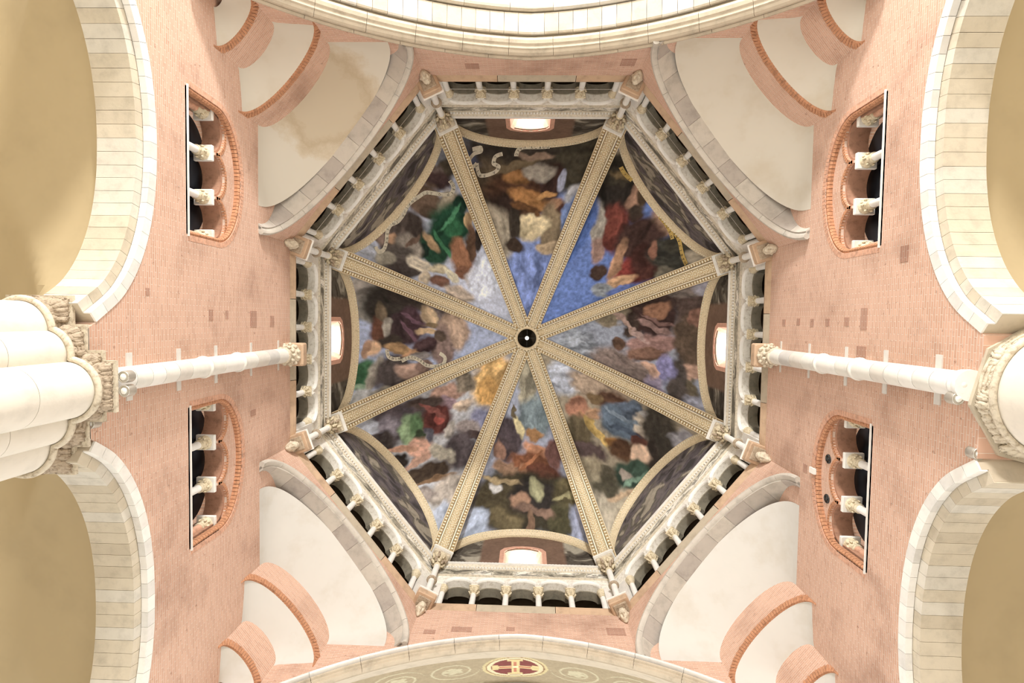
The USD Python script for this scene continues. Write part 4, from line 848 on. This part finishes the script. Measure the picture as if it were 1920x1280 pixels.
GLYPH = {}
SCROLL = mat('scroll_paint', (.62, .58, .47), var=.2, scale=8); SCROLL_Y = mat('scroll_paint_yellow', (.52, .37, .12), var=.2, scale=8); INK = mat('ink', (.05, .04, .03), var=.1)
WEBLAB = ['dark mauve and brown masses on grey blue', 'slate blue drapery and a yellow wedge on beige cloud', 'russet masses on a large olive cloud', 'golden sky, red and pale green drapery', 'plum drapery, white scroll and green patches', 'deep green drapery and a long white scroll', 'ochre drapery on dark cloud, curling white scroll', 'dark red drapery, yellow scrolls, deep blue sky']
for k in range(8):
    t = thing('painted_vault_panel', f'painted vault panel with {WEBLAB[k]}', 'ceiling painting', tuple(web_point(k, .5, .6)), group=None)
    U, Q = np.meshgrid(np.linspace(0, 1, NU), np.linspace(1.0, RB / 7.4 * .8, NQ), indexing='ij')
    Pw = web_point(k, U, Q); v, f = grid(Pw)
    painted(t, 'painting', (v, f), patches(k, v))
    for uv_, txt_ in WEB[k][2]: ribbon(t, k, uv_, txt_)
    outer = v + H([0, 0, .35]); part(t, 'shell', (outer.reshape(NU, NQ, 3)[::10, ::9].reshape(-1, 3), grid(outer.reshape(NU, NQ, 3)[::10, ::9])[1]), DARK)

for i in range(8):
    n0, n1 = FR[i - 1].n, FR[i].n; bis = (n0 + n1)[:2]; bis /= np.linalg.norm(bis); c = H(CORN[i]); w = CN[i]
    t = thing('dome_rib', f'gilded ornamented rib rising from the corner of the {w}', 'rib', (*(c - bis * .2), 20.48), group='gilded dome ribs')
    r1 = np.linalg.norm(c) ; d = c / r1; r0 = r1 - .16; lat = H([-d[1], d[0], 0])
    q = np.linspace(1, RB / r0, 60); path = np.column_stack([np.outer(q * r0, d), 20.5 + (ZB - 20.5) * (1 - q ** 2.2)]); path[0, 2] = 20.47
    tan = np.gradient(path, axis=0); tan /= np.linalg.norm(tan, axis=1, keepdims=True); nor = np.cross(tan, lat); nor *= np.sign(nor[:, 2:3] * -1 + 1e-9) 
    wd = np.linspace(1.0, .86, 60)
    sw = lambda prof: grid(np.stack([path + lat * (a_ * wd)[:, None] + nor * b_ for a_, b_ in prof], 1), True, True)
    roll = [(.19 * math.cos(a_), .06 + .15 * math.sin(a_)) for a_ in np.linspace(0, np.pi, 11)]
    part(t, 'roll', sw([(.19, -.06)] + roll + [(-.19, -.06)]), GOLD4, smooth=40)
    for sg in (-1, 1):
        part(t, 'fillet', sw([(sg * .19, -.05), (sg * .19, .09), (sg * .235, .09), (sg * .235, -.05)]), GOLD2)
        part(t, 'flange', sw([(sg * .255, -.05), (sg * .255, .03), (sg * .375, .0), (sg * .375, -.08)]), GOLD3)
        part(t, 'edge_fillet', sw([(sg * .375, -.08), (sg * .375, .03), (sg * .41, .02), (sg * .41, -.09)]), GOLD)
    Lr = np.r_[0, np.cumsum(np.linalg.norm(np.diff(path, axis=0), axis=1))]
    at = lambda s, A: H([np.interp(s, Lr, A[:, j]) for j in range(3)])
    mb = MB(); mb2 = MB(); mb3 = MB()
    for s in np.arange(.3, Lr[-1] - .1, .135):
        p, n_, t_ = at(s, path), at(s, nor), at(s, tan); f_ = np.interp(s, Lr, wd)
        for sg in (-1, 1):
            b = blob((0, 0, 0), (.038, .055, .035)); M_ = np.stack([t_, lat, n_]); mb.add(b[0] @ M_ + p + lat * sg * .315 * f_ + n_ * .03, b[1])
    for s in np.arange(.3, Lr[-1] - .15, .30):
        p, n_, t_ = at(s, path), at(s, nor), at(s, tan)
        for a_ in np.linspace(0, 2 * np.pi, 11)[:-1]:
            e, g = .115 * math.cos(a_), .115 * math.sin(a_); h = .06 + .15 * math.sqrt(max(0, 1 - (g / .19) ** 2))
            mb2.add(*blob(p + t_ * e + lat * g + n_ * h, .026))
        mb2.add(*blob(p + n_ * .21, .035)); 
        for sg in (-1, 1): mb2.add(*blob(p + t_ * .15 + lat * sg * .12 + n_ * .17, .03))
    part(t, 'egg_row', mb, GOLD2, smooth=True, kind='stuff'); part(t, 'roll_ornament', mb2, GOLD2, smooth=True, kind='stuff')

t = thing('dome_ring', 'gilded round keystone ring where the eight ribs meet around a dark hole', 'keystone', (0, 0, 26.7))
part(t, 'ring', lathe([(.46, 27.1), (.44, 26.82), (.48, 26.76), (.55, 26.74), (.6, 26.78), (.63, 26.86), (.72, 26.9), (.76, 27.0), (.7, 27.1)], 48, caps=False), GOLD, smooth=35)
mb = MB()
for j in range(24):
    a = j * np.pi / 12; mb.add(*blob((.585 * math.cos(a), .585 * math.sin(a), 26.77), (.045, .045, .035)))
part(t, 'bead_row', mb, GOLD2, smooth=True, kind='stuff')
part(t, 'shaft_wall', grid(np.stack([np.column_stack([.45 * np.cos(a_ := np.linspace(0, 2 * np.pi, 33)), .45 * np.sin(a_), np.full(33, z)]) for z in (26.9, 28.6)])), DARK, smooth=True)
part(t, 'shaft_cap', lathe([(.5, 28.6), (.5, 28.65)], 24), DARK)
for a in (0, np.pi / 2): part(t, 'iron_bar', tube([(.44 * math.cos(a), .44 * math.sin(a), 27.2), (-.44 * math.cos(a), -.44 * math.sin(a), 27.2)], .012, 5), IRON)
part(t, 'small_light', lathe([(.0, 27.10), (.07, 27.12), (.10, 27.16), (.07, 27.2), (.0, 27.2)], 16), SKYLIGHT, smooth=True)

# ---------------------------------------------------------------- the patterned vault behind the wide arch at the bottom of the photo
XB = np.linspace(-6.2, 6.2, 420); TB = np.linspace(0, 3.0, 100); TCEN, XCEN = 1.5, -.16
S, T = np.meshgrid(XB, TB, indexing='ij')
Zb = TC(S, 15.98) - .31 + .65 * T
v, f = grid(FBOT(np.stack([S, .2 + .76 * T, Zb], -1)))
t = thing('ceiling_mosaic', 'greige patterned vault with cream scrolls and a red cross roundel, bottom of the photo', kind='structure')
s_, t_ = S.ravel(), T.ravel(); col = np.repeat(srgb((160, 146, 120))[None], s_.size, 0); cream = srgb((186, 178, 150))
cell = 1.5; i_ = np.floor((np.abs(s_ - XCEN) - 1.0) / cell); u_ = (np.abs(s_ - XCEN) - 1.0) - (i_ + .5) * cell; w_ = (t_ - TCEN) * np.where(i_ % 2 > 0, -1, 1)
rr, aa = np.hypot(u_, w_), np.arctan2(w_, u_); spiral = np.abs(((rr / .30 - aa / (2 * np.pi)) % 1) - .5) > .40
leaf = (rr < .30) & (rr < .17 + .11 * np.abs(np.cos(2.5 * aa)))
edge = (np.abs(t_ - .2) < .04) | (np.abs(t_ - 2.8) < .03)
m_ = ((spiral & (rr < .72)) | leaf | edge) & (np.abs(s_ - XCEN) > .95); col[m_] = cream
e_ = np.hypot(s_ - XCEN, t_ - TCEN)
for rad, c_ in ((.95, (196, 182, 140)), (.86, (140, 110, 80)), (.82, (214, 200, 165)), (.70, (122, 66, 62)), (.0, None)):
    if c_: col[e_ < rad] = srgb(c_)
X_, Y_ = s_ - XCEN, t_ - TCEN
arm = ((np.abs(X_) < .12 + .10 * (np.abs(Y_) > .50)) & (np.abs(Y_) < .68)) | ((np.abs(Y_) < .11 + .09 * (np.abs(X_) > .50)) & (np.abs(X_) < .68))
col[arm & (e_ < .72)] = srgb((205, 188, 140)); col[arm & (np.minimum(np.abs(X_), np.abs(Y_)) < .05) & (e_ < .45)] = srgb((182, 120, 96)); col[np.hypot(X_, Y_) < .1] = srgb((226, 212, 170))
painted(t, 'mosaic', (v, f), col)
zc_ = TC(XB, 15.98) - .31 + .65 * 3.0
part(t, 'plaster', grid(np.stack([FBOT(np.column_stack([XB, np.full(len(XB), o), zc_ + d])) for o, d in ((2.48, 0), (2.6, -.3), (3.0, -.3), (3.1, .2), (9.0, .2))])), PLASTER, smooth=30)
